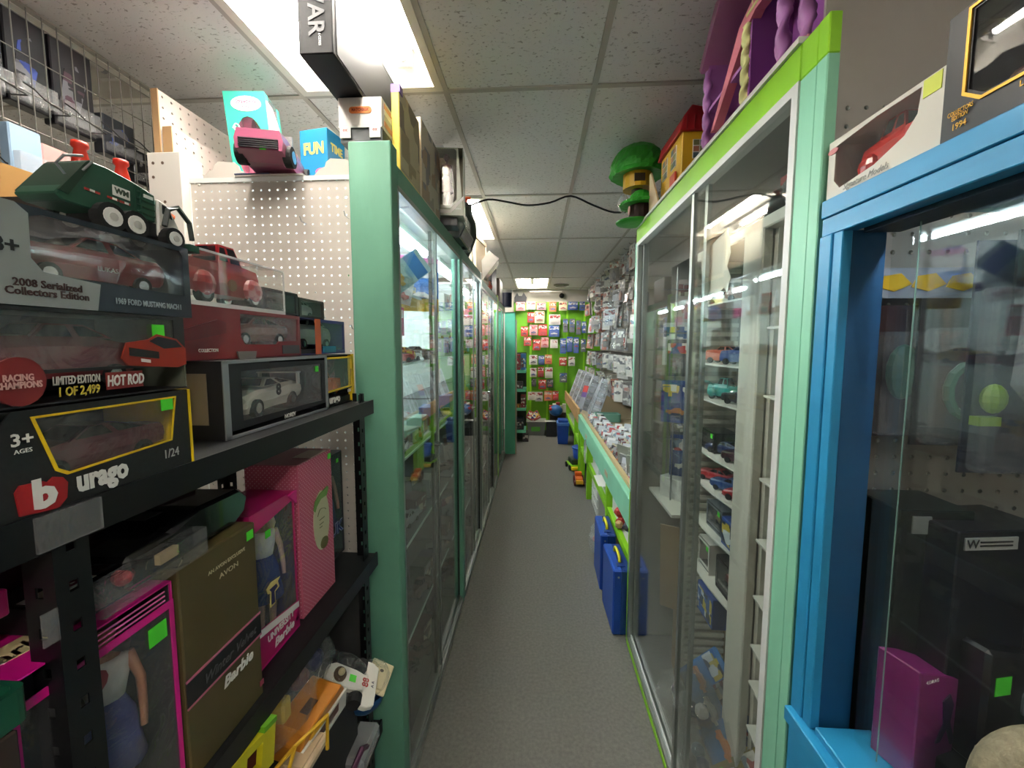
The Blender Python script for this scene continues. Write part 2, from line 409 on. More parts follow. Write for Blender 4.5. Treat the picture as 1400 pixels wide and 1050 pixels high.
def car_meshes(style, c, L):
    """body, glass, wheel, hub, trim meshes of a toy car of length L, nose towards -x, wheels on z = 0"""
    key = (style, c, round(L, 4))
    if key in CARS: return CARS[key]
    P_ = dict(  # stations: x, z low, z shoulder, z top, half width ; cabin: base front, roof front, roof rear, base rear, roof height, wheel radius
        muscle=([(0, .10, .20, .235, .155), (.03, .07, .21, .25, .17), (.30, .06, .23, .265, .178), (.72, .06, .24, .275, .18), (.96, .08, .25, .28, .17), (1, .11, .22, .255, .16)], (.33, .46, .66, .84, .36), .068, (.18, .79)),
        racer=([(0, .05, .12, .14, .175), (.05, .04, .15, .19, .19), (.25, .04, .2, .225, .195), (.5, .05, .2, .23, .185), (.75, .05, .23, .265, .21), (1, .1, .2, .235, .2)], (.30, .43, .58, .88, .315), .078, (.17, .78)),
        sedan=([(0, .10, .22, .27, .13), (.04, .08, .26, .33, .155), (.3, .07, .28, .35, .17), (.7, .07, .28, .34, .175), (.95, .09, .25, .3, .16), (1, .12, .2, .26, .14)], (.33, .43, .66, .82, .43), .075, (.19, .8)),
        pickup=([(0, .12, .26, .33, .10), (.05, .1, .3, .38, .13), (.3, .09, .31, .4, .15), (.58, .09, .31, .4, .165), (.62, .09, .3, .33, .165), (1, .1, .3, .33, .165)], (.3, .36, .55, .6, .56), .085, (.18, .79)),
        sport=([(0, .07, .14, .17, .155), (.05, .06, .17, .21, .18), (.3, .05, .21, .25, .19), (.7, .05, .22, .26, .195), (1, .1, .22, .25, .17)], (.3, .46, .62, .9, .33), .075, (.19, .79)))
    st, (b0, r0, r1, b1, rh), wr, ax = P_[style]
    mb = MB(); n = 9; vs = []
    for x, zl, zs, zt, hw in st:
        for y, z in ((-hw*.9, zl), (-hw, (zl+zs)/2), (-hw*.97, zs), (-hw*.8, zt), (0, zt*1.03), (hw*.8, zt), (hw*.97, zs), (hw, (zl+zs)/2), (hw*.9, zl)):
            vs.append(((x - .5) * L, y * L, z * L))
    m_ = len(st)
    fs = [(i*n+k, i*n+(k+1) % n, (i+1)*n+(k+1) % n, (i+1)*n+k) for i in range(m_-1) for k in range(n)]
    fs += [tuple(range(n-1, -1, -1)), tuple(range((m_-1)*n, m_*n))]
    mb.add(vs, fs)
    hw = max(s_[4] for s_ in st); zb = max(s_[3] for s_ in st) - .015
    wb, wt = hw * .86, hw * .66
    def cab(y, x, z): return ((x - .5) * L, y * L, z * L)
    vs = []
    for y, q in ((-1, 0), (1, 0)):
        for x, z, w_ in ((b0, zb, wb), (r0, rh, wt), (r1, rh, wt), (b1, zb, wb)): vs.append(cab(y * w_, x, z))
    mb.add(vs, [(0, 1, 2, 3), (7, 6, 5, 4), (0, 4, 5, 1), (1, 5, 6, 2), (2, 6, 7, 3)])
    if style == 'pickup':                       # rounded fenders and open bed
        for sx in ax:
            for sy in (-1, 1): mb.ball(((sx - .5) * L, sy * .15 * L, .17 * L), .13 * L, .06 * L, .12 * L, 10, 6)
        mb.box(.13*L, .48*L, -.165*L, -.145*L, .3*L, .37*L).box(.13*L, .48*L, .145*L, .165*L, .3*L, .37*L).box(.47*L, .49*L, -.165*L, .165*L, .3*L, .37*L)
    if style == 'racer':                        # rear wing
        mb.box(.4*L, .5*L, -.2*L, .2*L, .33*L, .345*L).box(.42*L, .47*L, -.2*L, -.185*L, .22*L, .34*L).box(.42*L, .47*L, .185*L, .2*L, .22*L, .34*L)
    body = mb
    g = MB(); e = .003
    def lerp(a, b, t): return tuple(a[i] + (b[i] - a[i]) * t for i in range(3))
    def quad(a, b, c_, d, k, off):
        m0 = tuple(sum(p[i] for p in (a, b, c_, d)) / 4 for i in range(3))
        q = [lerp(m0, p, k) for p in (a, b, c_, d)]
        q = [(p[0] + off[0]*L, p[1] + off[1]*L, p[2] + off[2]*L) for p in q]
        g.add(q, [(0, 1, 2, 3)])
    for sgn in (-1, 1):
        A, B, C_, D = cab(sgn*wb, b0, zb), cab(sgn*wt, r0, rh), cab(sgn*wt, r1, rh), cab(sgn*wb, b1, zb)
        mid_b = lerp(A, D, .52); mid_t = lerp(B, C_, .6)
        quad(A, B, mid_t, mid_b, .8, (0, sgn*e, 0)); quad(mid_b, mid_t, C_, D, .72, (0, sgn*e, 0))
    quad(cab(-wb, b0, zb), cab(wb, b0, zb), cab(wt, r0, rh), cab(-wt, r0, rh), .86, (-e, 0, e))
    quad(cab(wb, b1, zb), cab(-wb, b1, zb), cab(-wt, r1, rh), cab(wt, r1, rh), .82, (e, 0, e))
    tr = MB()
    f0 = st[0]; z = (f0[1] + f0[2]) / 2
    tr.box((-.51)*L, (-.495)*L, -f0[4]*.95*L, f0[4]*.95*L, (f0[1]+.0)*L, (f0[1]+.03)*L)
    tr.box(.495*L, .51*L, -st[-1][4]*.9*L, st[-1][4]*.9*L, (st[-1][1])*L, (st[-1][1]+.03)*L)
    for sy in (-1, 1): tr.cyl((-.505*L, sy*f0[4]*.72*L, (z+.04)*L), (-.49*L, sy*f0[4]*.72*L, (z+.04)*L), .022*L, n=8)
    wh = MB().cyl((0, -.028*L, 0), (0, .028*L, 0), wr*L, n=14); hb = MB().cyl((0, -.03*L, 0), (0, .03*L, 0), wr*.6*L, n=10)
    def me(mb_, m_, nm, sm=False):
        o = mb_.build(nm, m_, None, smooth=sm); d = o.data; bpy.data.objects.remove(o); return d
    paint = mat(c, .3, coat=.6)
    CARS[key] = (me(body, paint, 'body'), me(g, mat('#16181c', .1), 'windows'), me(tr, CHROME, 'bumpers'), me(wh, RUB, 'wheel'), me(hb, CHROME, 'hub'), [(sx - .5) * L for sx in ax], hw * L, wr * L)
    return CARS[key]
def car(style, c, L, parent=None, loc=(0, 0, 0), rot=(0, 0, 0), label=None, group=None, simple=False):
    b, g, tr, wh, hb, axs, hw, wr = car_meshes(style, c, L)
    if parent is None:
        t = thing('toy_car', label, 'toy car', loc, group=group, rot=rot); place('body', b, t); root = t
    else:
        root = place('model_car', b, parent, loc, rot)
    place('windows', g, root); place('bumpers', tr, root)
    for x in axs:
        for sy in (-1, 1):
            w = place('wheel', wh, root, (x, sy * hw * .9, wr))
            if parent is None and not simple: place('hub', hb, w)
            elif not simple: place('hub', hb, root, (x, sy * hw * .9, wr))
    return root
def carton(t, w, d, h, m, th=.002, top=True, right=None, left=None, name='carton', clear_top=None, liner=None):
    """open-fronted card box (back, floor, sides, lid) of thing t"""
    mb = MB().box(0, w, d - th, d, 0, h).box(0, w, 0, d - th, 0, th)
    if clear_top is None: mb.box(0, w, 0, d - th, h - th, h)
    if left is None: mb.box(0, th, 0, d - th, th, h - th)
    if right is None: mb.box(w - th, w, 0, d - th, th, h - th)
    mb.build(name, m, t)
    if liner: MB().box(th, th + .001, .003, d - th, th, h - th).box(w - th - .001, w - th, .003, d - th, th, h - th).box(th, w - th, .003, d - th, th, th + .001).build('added_dark_liner', liner, t)  # dark sheets added over the inner faces so the box interior looks dark
    if clear_top: MB().box(th, w - th, .001, d - th, h - th, h - th * .6).build('clear_lid', clear_top, t)
    for key, x0, x1 in ((left, 0, th), (right, w - th, w)):
        if key is not None: MB().box(x0, x1, 0, d - th, th, h - th).build('side_panel', key, t)
def face(t, w, h, win, m, pane=PLAS, y=-.001, th=.0018, name='front_panel'):
    """front card with a window cut in it, and the clear sheet behind"""
    n = len(win)
    o = []
    for (u, v) in win:                                     # nearest matching point of the outer rectangle
        cx = sum(p[0] for p in win) / n; cz = sum(p[1] for p in win) / n
        du, dv = u - cx, v - cz
        k = min([((w if du > 0 else 0) - cx) / du] if abs(du) > 1e-9 else [1e9]) ; q = (((h if dv > 0 else 0) - cz) / dv) if abs(dv) > 1e-9 else 1e9
        s_ = min(k, q); o.append((cx + du * s_, cz + dv * s_))
    mb = MB().ring(o, win, y, y + th)
    for cu, cv in ((0, 0), (w, 0), (w, h), (0, h)):        # fill the corners
        for i in range(n):
            a, b = o[i], o[(i + 1) % n]
            if (abs(a[0] - cu) < 1e-6 and abs(b[1] - cv) < 1e-6 or abs(a[1] - cv) < 1e-6 and abs(b[0] - cu) < 1e-6) and a != (cu, cv) and b != (cu, cv):
                if not (abs(a[0] - b[0]) < 1e-6 or abs(a[1] - b[1]) < 1e-6):
                    mb.add([(a[0], y, a[1]), (cu, y, cv), (b[0], y, b[1])], [(0, 1, 2)])
    f = mb.build(name, m, t)
    MB().prism(win, 'y', y + th, y + th + .0005).build('window_pane', pane, f)
    return f
def figure(parent, h, loc, skin, top, skirt, hair, name='doll', legs=None, rot=None, long_hair=True):
    """plain fashion-doll figure: one body mesh plus clothes and hair"""
    s = h
    mb = MB()
    mb.ball((0, 0, .925*s), .048*s, .052*s, .065*s, 10, 8).cyl((0, 0, .82*s), (0, 0, .88*s), .018*s, n=8)
    mb.lathe([(.02*s, .83*s), (.075*s, .8*s), (.07*s, .72*s), (.05*s, .62*s), (.075*s, .52*s), (.06*s, .46*s)], 10, sy=.65)
    for e in (-1, 1):
        mb.tube([(e*.075*s, 0, .795*s), (e*.11*s, -.01*s, .66*s), (e*.105*s, -.06*s, .53*s), (e*.1*s, -.08*s, .47*s)], [.024*s, .019*s, .016*s, .013*s], 6)
        mb.tube([(e*.04*s, 0, .5*s), (e*.04*s, -.01*s, .27*s), (e*.038*s, 0, .05*s), (e*.038*s, -.045*s, .015*s)], [.042*s, .028*s, .018*s, .014*s], 6)
    b = mb.build(name, mat(skin, .45), parent, smooth=True, loc=loc, rot=rot)
    MB().lathe([(.06*s, .81*s), (.083*s, .795*s), (.078*s, .71*s), (.057*s, .61*s)], 12, sy=.72).build('top', mat(top, .7), b, smooth=True)
    MB().lathe([(.056*s, .62*s), (.088*s, .53*s), (.1*s, .42*s), (.12*s, .3*s)], 14, sy=.8, jit=.04).build('skirt', mat(skirt, .7), b, smooth=True)
    hm = MB().ball((0, .012*s, .945*s), .06*s, .058*s, .06*s, 10, 7, jit=.05)
    if long_hair: hm.tube([(-.045*s, .02*s, .93*s), (-.06*s, .02*s, .84*s), (-.055*s, .03*s, .74*s)], [.03*s, .035*s, .015*s], 7).tube([(.045*s, .02*s, .93*s), (.06*s, .02*s, .84*s), (.055*s, .03*s, .74*s)], [.03*s, .035*s, .015*s], 7)
    hm.build('hair', mat(hair, .6), b, smooth=True)
    return b
PACKS = {}
def pack_meshes(w, h, kind):
    key = (round(w, 3), round(h, 3), kind)
    if key in PACKS: return PACKS[key]
    def me(mb_, nm, sm=False):
        o = mb_.build(nm, WHITE, None, smooth=sm); d = o.data; bpy.data.objects.remove(o); return d
    # card with a hang slot tab at the top
    card = MB().prism([(0 - w/2, 0), (w/2, 0), (w/2, h*.97), (w*.42, h), (-w*.42, h), (-w/2, h*.97)], 'y', -.0008, .0008)
    bz0, bz1 = (h*.06, h*.55) if kind != 'long' else (h*.05, h*.85)
    bw = w * .4; d = .03 if kind != 'long' else .025
    bl = MB().add([(-bw, -.001, bz0), (bw, -.001, bz0), (bw, -.001, bz1), (-bw, -.001, bz1), (-bw*.9, -d, bz0 + .004), (bw*.9, -d, bz0 + .004), (bw*.9, -d, bz1 - .012), (-bw*.9, -d, bz1 - .012)],
                  [(4, 5, 6, 7), (0, 1, 5, 4), (1, 2, 6, 5), (2, 3, 7, 6), (3, 0, 4, 7)])
    if kind == 'fig': toy = MB().ball((0, -d*.5, bz1*.8), w*.1, d*.3, h*.06, 8, 6).box(-w*.14, w*.14, -d*.7, -d*.25, bz1*.42, bz1*.72).box(-w*.13, -w*.02, -d*.65, -d*.3, bz0+.005, bz1*.44).box(w*.02, w*.13, -d*.65, -d*.3, bz0+.005, bz1*.44).box(-w*.22, -w*.15, -d*.6, -d*.3, bz1*.4, bz1*.7).box(w*.15, w*.22, -d*.6, -d*.3, bz1*.4, bz1*.7)
    else:
        zz = (bz0 + bz1) / 2; k = bw * .8
        toy = MB().box(-k, k, -d*.8, -d*.2, zz - .012, zz).add([(-k*.5, -d*.75, zz), (k*.6, -d*.75, zz), (k*.35, -d*.7, zz+.011), (-k*.2, -d*.7, zz+.011), (-k*.5, -d*.25, zz), (k*.6, -d*.25, zz), (k*.35, -d*.3, zz+.011), (-k*.2, -d*.3, zz+.011)], [(0, 1, 2, 3), (7, 6, 5, 4), (3, 2, 6, 7), (1, 5, 6, 2), (0, 3, 7, 4)])
        for sx in (-.6, .6): toy.cyl((k*sx, -d*.86, zz - .012), (k*sx, -d*.14, zz - .012), .007, n=8)
    band = MB().box(-w*.47, w*.47, -.0016, -.0008, h*.62, h*.9)
    PACKS[key] = [me(card, 'card'), me(bl, 'blister'), me(toy, 'toy'), me(band, 'printed_header')]
    return PACKS[key]
def recol(me, m, cache={}):
    k = (me.name, m.name)
    if k not in cache:
        c = me.copy(); c.materials.clear(); c.materials.append(m); cache[k] = c
    return cache[k]
BLIS = clear(haze=.10, bump=.25, bs=25)
def pack(w, h, kind, cardm, toym, bandm, loc, rot, label, group, name='blister_pack', cat='toy pack'):
    a, b, c, d = pack_meshes(w, h, kind)
    t = thing(name, label, cat, loc, group=group, rot=rot)
    k = place('card', recol(a, cardm), t); place('printed_header', recol(d, bandm), k)
    bl = place('blister', recol(b, BLIS), t); place('toy', recol(c, toym), t)
    return t
def closed_box(w, d, h, m, loc, rz, label, cat='box', name='toy_box', group=None, rot=None, band=None, bev=.002):
    t = thing(name, label, cat, loc, rz, group, rot)
    MB().box(0, w, 0, d, 0, h).build('carton', m, t, bev=bev)
    if band: MB().box(w*.06, w*.94, -.001, .0, h*.12, h*.88).build('printed_front', band, t)
    return t
def windowbox(w, d, h, m, loc, rz, label, style='muscle', carc='#a02020', inner=None, name='boxed_car', cat='boxed car', group=None, win=None, pane=PLAS, lid=None, stick=None, carL=None, carrz=0.):
    """simple window box with a model car in it"""
    t = thing(name, label, cat, loc, rz, group)
    carton(t, w, d, h, m, clear_top=lid)
    face(t, w, h, win or rrect(w*.08, w*.92, h*.2, h*.88), m, pane)
    if inner: MB().box(.003, w - .003, d - .006, d - .003, .003, h - .003).build('backing_card', inner, t)
    L = carL or min(w * .82, d / .42)
    MB().box(.004, w - .004, .006, d - .006, .0025, h*.14).build('plinth', DARK, t)
    car(style, carc, L, t, (w/2, d*.5, h*.14), (0, 0, carrz))
    if stick: sticker(t, w*stick[0], h*stick[1])
    return t

# ---------------------------------------------------------------- left rack of black angle iron
RX = -.50
rk = thing('shelving_rack', 'black slotted metal shelving rack full of boxed toys at left', 'shelf rack', (0, 0, 0))
rack_m = mat('#121214', .4, .3); rack_d = mat('#1c1d1f', .5, .2)
def slotted_post(x, y, z1, sx, sy, ztop_wrap=False):
    """angle iron: two flanges with punched slots"""
    mb = MB(); w = .034; th = .002; z = 0.
    for (fx, fy) in ((1, 0), (0, 1)):
        def strip(a, b, z0, z1_):
            if fx: mb.box(min(x + sx*a, x + sx*b), max(x + sx*a, x + sx*b), y, y + th, z0, z1_)
            else: mb.box(x, x + th, min(y + sy*a, y + sy*b), max(y + sy*a, y + sy*b), z0, z1_)
        strip(0, w*.36, 0, z1); strip(w*.62, w, 0, z1)
        k = 0
        while k * .045 < z1 - .02:
            strip(w*.36, w*.62, k*.045, min(z1, k*.045 + .033)); k += 1
    return mb
for (x, y, sx, sy) in ((RX, .366, -1, 1), (RX - .02, 1.165, -1, -1), (-.97, .366, 1, 1), (-.97, 1.165, 1, -1)):
    slotted_post(x, y, 1.475 if y < .5 else 1.5, sx, sy).build('post', rack_m, rk)
for z in (1.475, .99, .42):
    y0 = -.05
    sh = MB().box(-.97, RX, y0, 1.182, z - .006, z).build('shelf', rack_d, rk)
    MB().box(RX - .002, RX + .004, y0, 1.182, z - .038, z + .004).build('lip', rack_m, sh)
MB().box(-.97, RX - .05, 1.174, 1.180, 0, .98).build('end_panel', mat('#2c2c2c', .7), rk)
# clear tape over the near corner
tp = MB().box(RX - .05, RX + .0075, .352, .412, 1.44, 1.4765).build('clear_tape', clear(haze=.14, bump=.9, bs=40), rk)
MB().box(RX + .001, RX + .003, .352, .366, 1.34, 1.375).build('tape_strip', clear(haze=.1, bump=.5, bs=60), rk)

silver_p = mat('#8e9291', .35, .3, var=.04); navy_p = mat('#16202e', .35, coat=.3)
# 1969 car box, top of the near stack
w, d, h = .30, .135, .098
t = thing('boxed_car', 'silver and navy window box with a maroon muscle car, top of the near stack', 'boxed car', (RX, .255, 1.687), FR)
carton(t, w, d, h, navy_p, clear_top=clear(haze=.12, bump=.2, bs=10), right=navy_p)
face(t, w, h, [(.12, .040), (.125, .034), (.29, .030), (.29, .086), (.285, .092), (.13, .092), (.12, .088), (.116, .06)], navy_p)
fp = MB().prism([(0, 0), (.174, 0), (.179, .030), (.126, .035), (.117, .047), (.118, .09), (.108, .098), (0, .098)], 'y', -.0025, -.001).build('silver_label', silver_p, t)
txt(fp, '8+', .020, (.098, -.003, .055), mat('#1a1d20', .5), bold=.02)
txt(fp, '2008 Serialized\nCollectors Edition', .0105, (.130, -.003, .0175), mat('#3a2220', .5), bold=.02, sx=.92)
txt(t, '1969 FORD MUSTANG MACH I', .0098, (.237, -.003, .013), mat('#8f9aa0', .5), bold=.025, sx=.66)
MB().box(.004, w - .004, d - .008, d - .004, .003, h - .003).build('backing_card', mat('#2d3136', .5), t)
MB().box(.24, .288, .05, d - .01, .03, .085).build('blister_tray', clear(haze=.22, bump=.5, bs=30), t)
c_ = car('muscle', '#6e2226', .165, t, (.195, .042, .026), (0, 0, 0))
txt(t, 'LUKAS', .008, (.20, .0105, .050), mat('#9a8f88', .4))
# hot rod box, middle of the near stack
h = .099
t = thing('boxed_car', 'black window box with a dark red hot rod, middle of the near stack', 'boxed car', (RX, .235, 1.587), FR)
carton(t, .305, .135, h, DARK, right=mat('#4d5145', .5, var=.2, vs=30))
face(t, .305, h, rrect(.02, .289, .036, .095), mat('#17171a', .35), WRAP)
MB().box(.004, .3, .128, .132, .003, h - .003).build('backing_card', mat('#2b2d2f', .5), t)
car('sedan', '#5e1a20', .17, t, (.185, .06, .012), (0, 0, 0))
cut = MB().prism([(.215, .045), (.222, .036), (.29, .030), (.303, .034), (.303, .056), (.29, .069), (.262, .075), (.25, .068), (.222, .064)], 'y', -.0035, -.0015).build('printed_car', mat('#8c2615', .4), t)
MB().prism([(.250, .066), (.262, .072), (.288, .067), (.297, .058), (.27, .056)], 'y', -.0042, -.0035).build('printed_windows', mat('#25262c', .3), cut)
MB().prism([(.224, .058), (.224, .048), (.262, .043), (.262, .052)], 'y', -.0042, -.0035).build('printed_grille', mat('#1c1a1a', .4), cut)
MB().prism([(.238, .044), (.25, .042), (.25, .038), (.238, .040)], 'y', -.0042, -.0035).build('printed_plate', LETW, cut)
txt(t, 'LIMITED EDITION', .0125, (.167, -.003, .0235), mat('#b9b6ae', .5), bold=.02, sx=.46, shear=.1)
txt(t, '1 OF 2,499', .0135, (.168, -.003, .0115), mat('#b8a63e', .5), bold=.02, sx=.66, shear=.1)
MB().box(.197, .240, -.002, -.001, .009, .029).build('red_plate', mat('#7c2320', .5), t); txt(t, 'HOT ROD', .0175, (.2185, -.003, .0185), LETW, bold=.03, sx=.54, shear=.15)
MB().prism(oval(.118, .026, .021, .024), 'y', -.004, -.001).build('round_badge', mat('#6e1c1e', .5), t)
txt(t, 'RACING\nCHAMPIONS', .009, (.117, -.0045, .026), mat('#c89d96', .5), bold=.03, sx=.7)
sticker(t, .266, .079, .017)
# burago box, bottom of the near stack
t = thing('boxed_car', 'black and yellow window box with red round logo, bottom of the near stack', 'boxed car', (RX, .225, 1.4765), FR)
h = .108
carbon = mat('#1a1a1b', .45, var=.25, vs=220)
carton(t, .315, .135, h, carbon, right=YEL)
win = [(.152, .042), (.162, .035), (.284, .042), (.294, .100), (.136, .100)]
face(t, .315, h, win, carbon, WRAP)
inn = [(p[0] + (.2285 - p[0]) * .022, p[1] + (.07 - p[1]) * .045) for p in win]
MB().ring([(p[0] + (.2285 - p[0]) * -.014, p[1] + (.07 - p[1]) * -.03) for p in win], inn, -.002, -.0008).build('yellow_outline', YEL, t)
MB().box(.3135, .3165, -.0025, .02, 0, h).build('yellow_edge', YEL, t)
MB().box(.004, .31, .126, .13, .003, h - .003).build('backing_card', mat('#303335', .5), t)
car('sport', '#551a26', .165, t, (.225, .06, .02), (0, 0, .0))
MB().prism([(.119, .006), (.150, .002), (.158, .010), (.160, .026), (.156, .033), (.148, .036), (.143, .032), (.138, .035), (.121, .036), (.117, .03)], 'y', -.003, -.001).build('red_logo', mat('#98141c', .4), t)
txt(t, 'b', .040, (.139, -.0036, .021), LETW, bold=.05); txt(t, 'urago', .033, (.195, -.003, .0225), LETW, bold=.045, sx=.72)
txt(t, '3+', .017, (.126, -.003, .080), LETW, bold=.02); txt(t, 'AGES', .006, (.126, -.003, .069), LETW)
txt(t, '1/24', .0165, (.281, -.003, .024), mat('#a9a9a4', .5), sx=.8)
sticker(t, .281, .092, .017)

# silver-edged black box with a white racing car
t = thing('boxed_car', 'black window box with silver edges holding a white racing car numbered eight', 'boxed car', (-.552, .667, 1.4765), FR)
w, d, h = .35, .16, .142
carton(t, w, d, h, mat('#15161b', .4), left=mat('#15161b', .4))
face(t, w, h, rrect(.045, .325, .028, .122), mat('#14151a', .4), WRAP)
for (x0, x1, z0, z1) in ((-.001, .013, 0, h), (w - .009, w + .001, 0, h), (0, w, 0, .006), (0, w, h - .005, h + .001)):
    MB().box(x0, x1, -.003, -.001, z0, z1).build('silver_edge', mat('#8d9296', .4, .4), t)
e = MB().box(-.002, -.0005, .028, .12, .028, .12).build('end_window', mat('#8c8272', .4), t)
MB().box(.004, w - .004, d - .008, d - .004, .003, h - .003).build('backing_card', mat('#3b4444', .5, var=.2, vs=15), t)
MB().prism([(.15, .03), (.17, .03), (.175, .09), (.19, .12), (.165, .12)], 'y', d - .0095, d - .0082).build('teal_swoosh', mat('#3f8e83', .5), t)
c_ = car('racer', '#cfc9ba', .235, t, (.175, .07, .024), (0, 0, .12))
txt(t, '8', .034, (.175, .0145, .072), mat('#141414', .5), bold=.04)
txt(t, 'NOREV', .0135, (.185, -.003, .0135), LETW, bold=.01, sx=.9); sticker(t, .303, .110, .014)
# red box on it
t = thing('boxed_car', 'red window box with a tan sports car above the silver-edged box', 'boxed car', (-.60, .60, 1.620), FR)
carton(t, .385, .13, .098, mat('#6e121a', .35)); face(t, .385, .098, [(.18, .042), (.19, .028), (.29, .028), (.30, .035), (.372, .036), (.376, .09), (.18, .09)], mat('#6e1019', .35, coat=.3), WRAP)
MB().box(.004, .38, .124, .127, .003, .095).build('backing_card', mat('#5f4a46', .5, var=.2, vs=20), t)
car('sport', '#7c4f41', .19, t, (.275, .055, .025))
MB().prism([(0, .05), (.05, .055), (.12, .075), (.14, .07), (.14, .05), (.06, .035), (0, .03)], 'y', -.003, -.001).build('printed_car', mat('#5c0f18', .3), t)
txt(t, 'COLLECTION', .0085, (.095, -.003, .017), LETW, bold=.01, sx=.85)
MB().box(.31, .376, -.003, -.001, .006, .026).build('name_plate', mat('#3a3c40', .4), t)
MB().prism([(.17, -.004), (.215, -.004), (.22, .014), (.165, .014)], 'y', -.004, -.001).build('badge', mat('#6c6a66', .5), t)
# acrylic case with the red pickup
t = thing('acrylic_case', 'clear acrylic display case with a red vintage pickup truck', 'display box', (-.60, .655, 1.7185), FR)
ac = clear((.97, .98, .97), haze=.03)
w, d, h = .275, .125, .100
MB().box(0, w, 0, d, 0, .008).build('base', clear(haze=.45), t)
for nm, b in (('pane', (0, w, 0, .002, .008, h)), ('pane', (0, w, d - .002, d, .008, h)), ('pane', (0, .002, .002, d - .002, .008, h)), ('pane', (w - .002, w, .002, d - .002, .008, h)), ('pane', (0, w, 0, d, h, h + .002))):
    MB().box(*b).build(nm, ac, t)
for b in ((0, .003, -.0005, .0025), (w - .003, w, -.0005, .0025)): MB().box(b[0], b[1], b[2], b[3], .008, h).build('edge', clear(haze=.5), t)
MB().box(0, w, -.0005, .0025, h - .002, h + .002).build('edge', clear(haze=.45), t)
c_ = car('pickup', '#860f18', .215, t, (.135, .06, .009), (0, 0, PI))
MB().prism(oval(.14, .05, .012, .012, 14), 'y', .0225, .0235).build('door_emblem', mat('#6b4c30', .5), t)
MB().tube([(.06, .06, .075), (.1, .05, .085), (.05, .045, .09)], .003, 6).build('crane_hook', DARK, t)
# boxes against the pegboard
windowbox(.14, .10, .068, mat('#15171a', .4), (-.66, .94, 1.7185), FR, 'dark boxed car with white print beside the acrylic case', 'muscle', '#33363a', inner=mat('#20242a', .5))
windowbox(.13, .09, .060, mat('#2a2a22', .4), (-.66, 1.085, 1.7185), FR, 'small clear-fronted box with yellow corner beside the green post', 'sedan', '#8d8a80', inner=mat('#7a6c4a', .5))
t = windowbox(.24, .12, .097, mat('#2b2a6a', .35), (-.605, .99, 1.6205), FR, 'purple and orange window box with a grey car beside the red box', 'sedan', '#7d8a8a', inner=mat('#4c6b70', .5, var=.3, vs=30), win=rrect(.1, .232, .012, .088), pane=WRAP)
MB().box(.072, .1, -.0022, -.001, 0, .097).build('orange_band', mat('#b04a26', .4), t); MB().box(.11, .18, -.003, -.001, .004, .022).build('teal_label', mat('#1f6a86', .4), t)
t = windowbox(.165, .11, .142, carbon, (-.56, 1.022, 1.4765), FR, 'small black and yellow window box with an orange car at the shelf end', 'pickup', '#c0663a', inner=mat('#8d8670', .5), win=[(.01, .045), (.15, .05), (.155, .13), (.01, .13)], pane=WRAP)
MB().box(.153, .166, -.0025, .01, 0, .142).build('yellow_edge', YEL, t); MB().ring([(.004, .04), (.154, .045), (.16, .136), (.004, .136)], [(.009, .045), (.15, .05), (.155, .131), (.009, .131)], -.0025, -.001).build('yellow_outline', YEL, t)
txt(t, 'urago', .03, (.045, -.003, .02), LETW, bold=.04, sx=.85); txt(t, '1/24', .012, (.13, -.003, .034), LETW)

# garbage truck on the near stack: local x runs from the tail (near) to the cab (far), side panel at y = 0
t = thing('garbage_truck', 'green toy garbage truck with white cab standing on the near box stack', 'toy truck', (-.513, .408, 1.785), rot=(0, math.radians(2), FR - .02))
GRN = mat('#1a4634', .5); GRD = mat('#12301f', .65); k = .165
MB().prism([(0, .026), (.008, .020), (.052, .020), (.06, .030), (.112, .030), (.112, .066), (.085, .072), (.052, .076), (.034, .075)], 'y', 0, .05).build('hopper', GRN, t, bev=.0015)
MB().prism([(.003, .030), (.03, .071), (.034, .075), (.036, .070), (.012, .028)], 'y', -.0015, .0515).build('tailgate', GRD, t)
MB().box(.045, .148, .004, .046, .012, .030).build('chassis', DARK, t)
cabm = mat('#d5d2ca', .35)
MB().prism([(.116, .014), (.150, .012), (.150, .030), (.142, .044), (.132, .060), (.116, .064)], 'y', .001, .049).build('cab', cabm, t, bev=.002)
MB().prism([(.122, .046), (.136, .042), (.132, .056), (.122, .058)], 'y', -.0002, .0008).build('side_window', mat('#2a2c30', .2), t)
MB().prism([(.118, .028), (.128, .028), (.128, .04), (.118, .04)], 'y', -.0004, .0008).build('door_panel', cabm, t)
for x, r in ((.050, .0165), (.078, .0165), (.131, .0145)):
    for y in (-.003, .053):
        wq = MB().cyl((x, y - .006, r), (x, y + .006, r), r, n=18).build('wheel', RUB, t)
        MB().cyl((x, y - .007, r), (x, y + .007, r), r * .66, n=16).build('rim', WHITE, wq); MB().cyl((x, y - .008, r), (x, y + .008, r), r * .3, n=10).build('hub', mat('#b8b5ae', .4), wq)
for yy in (-.006, .056):
    MB().tube([(.118, yy, .028), (.124, yy, .052), (.138, yy, .060), (.156, yy, .044), (.160, yy, .020)], .0035, 5).build('loader_arm', mat('#24302b', .4), t)
MB().box(.154, .170, -.008, .058, .004, .014).build('fork', GRN, t)
MB().tube([(.012, .002, .05), (.004, .002, .058), (.012, .002, .07), (.03, .002, .078)], .0015, 5).build('grab_rail', SILV, t)
MB().tube([(.026, -.002, .06), (.036, -.002, .074)], .0012, 5).build('ram', SILV, t)
p = MB().box(.058, .078, -.0012, -.0004, .046, .058).build('logo_panel', LETW, t); txt(p, 'WM', .009, (.068, -.0016, .052), mat('#3f4b3c', .5), bold=.04)
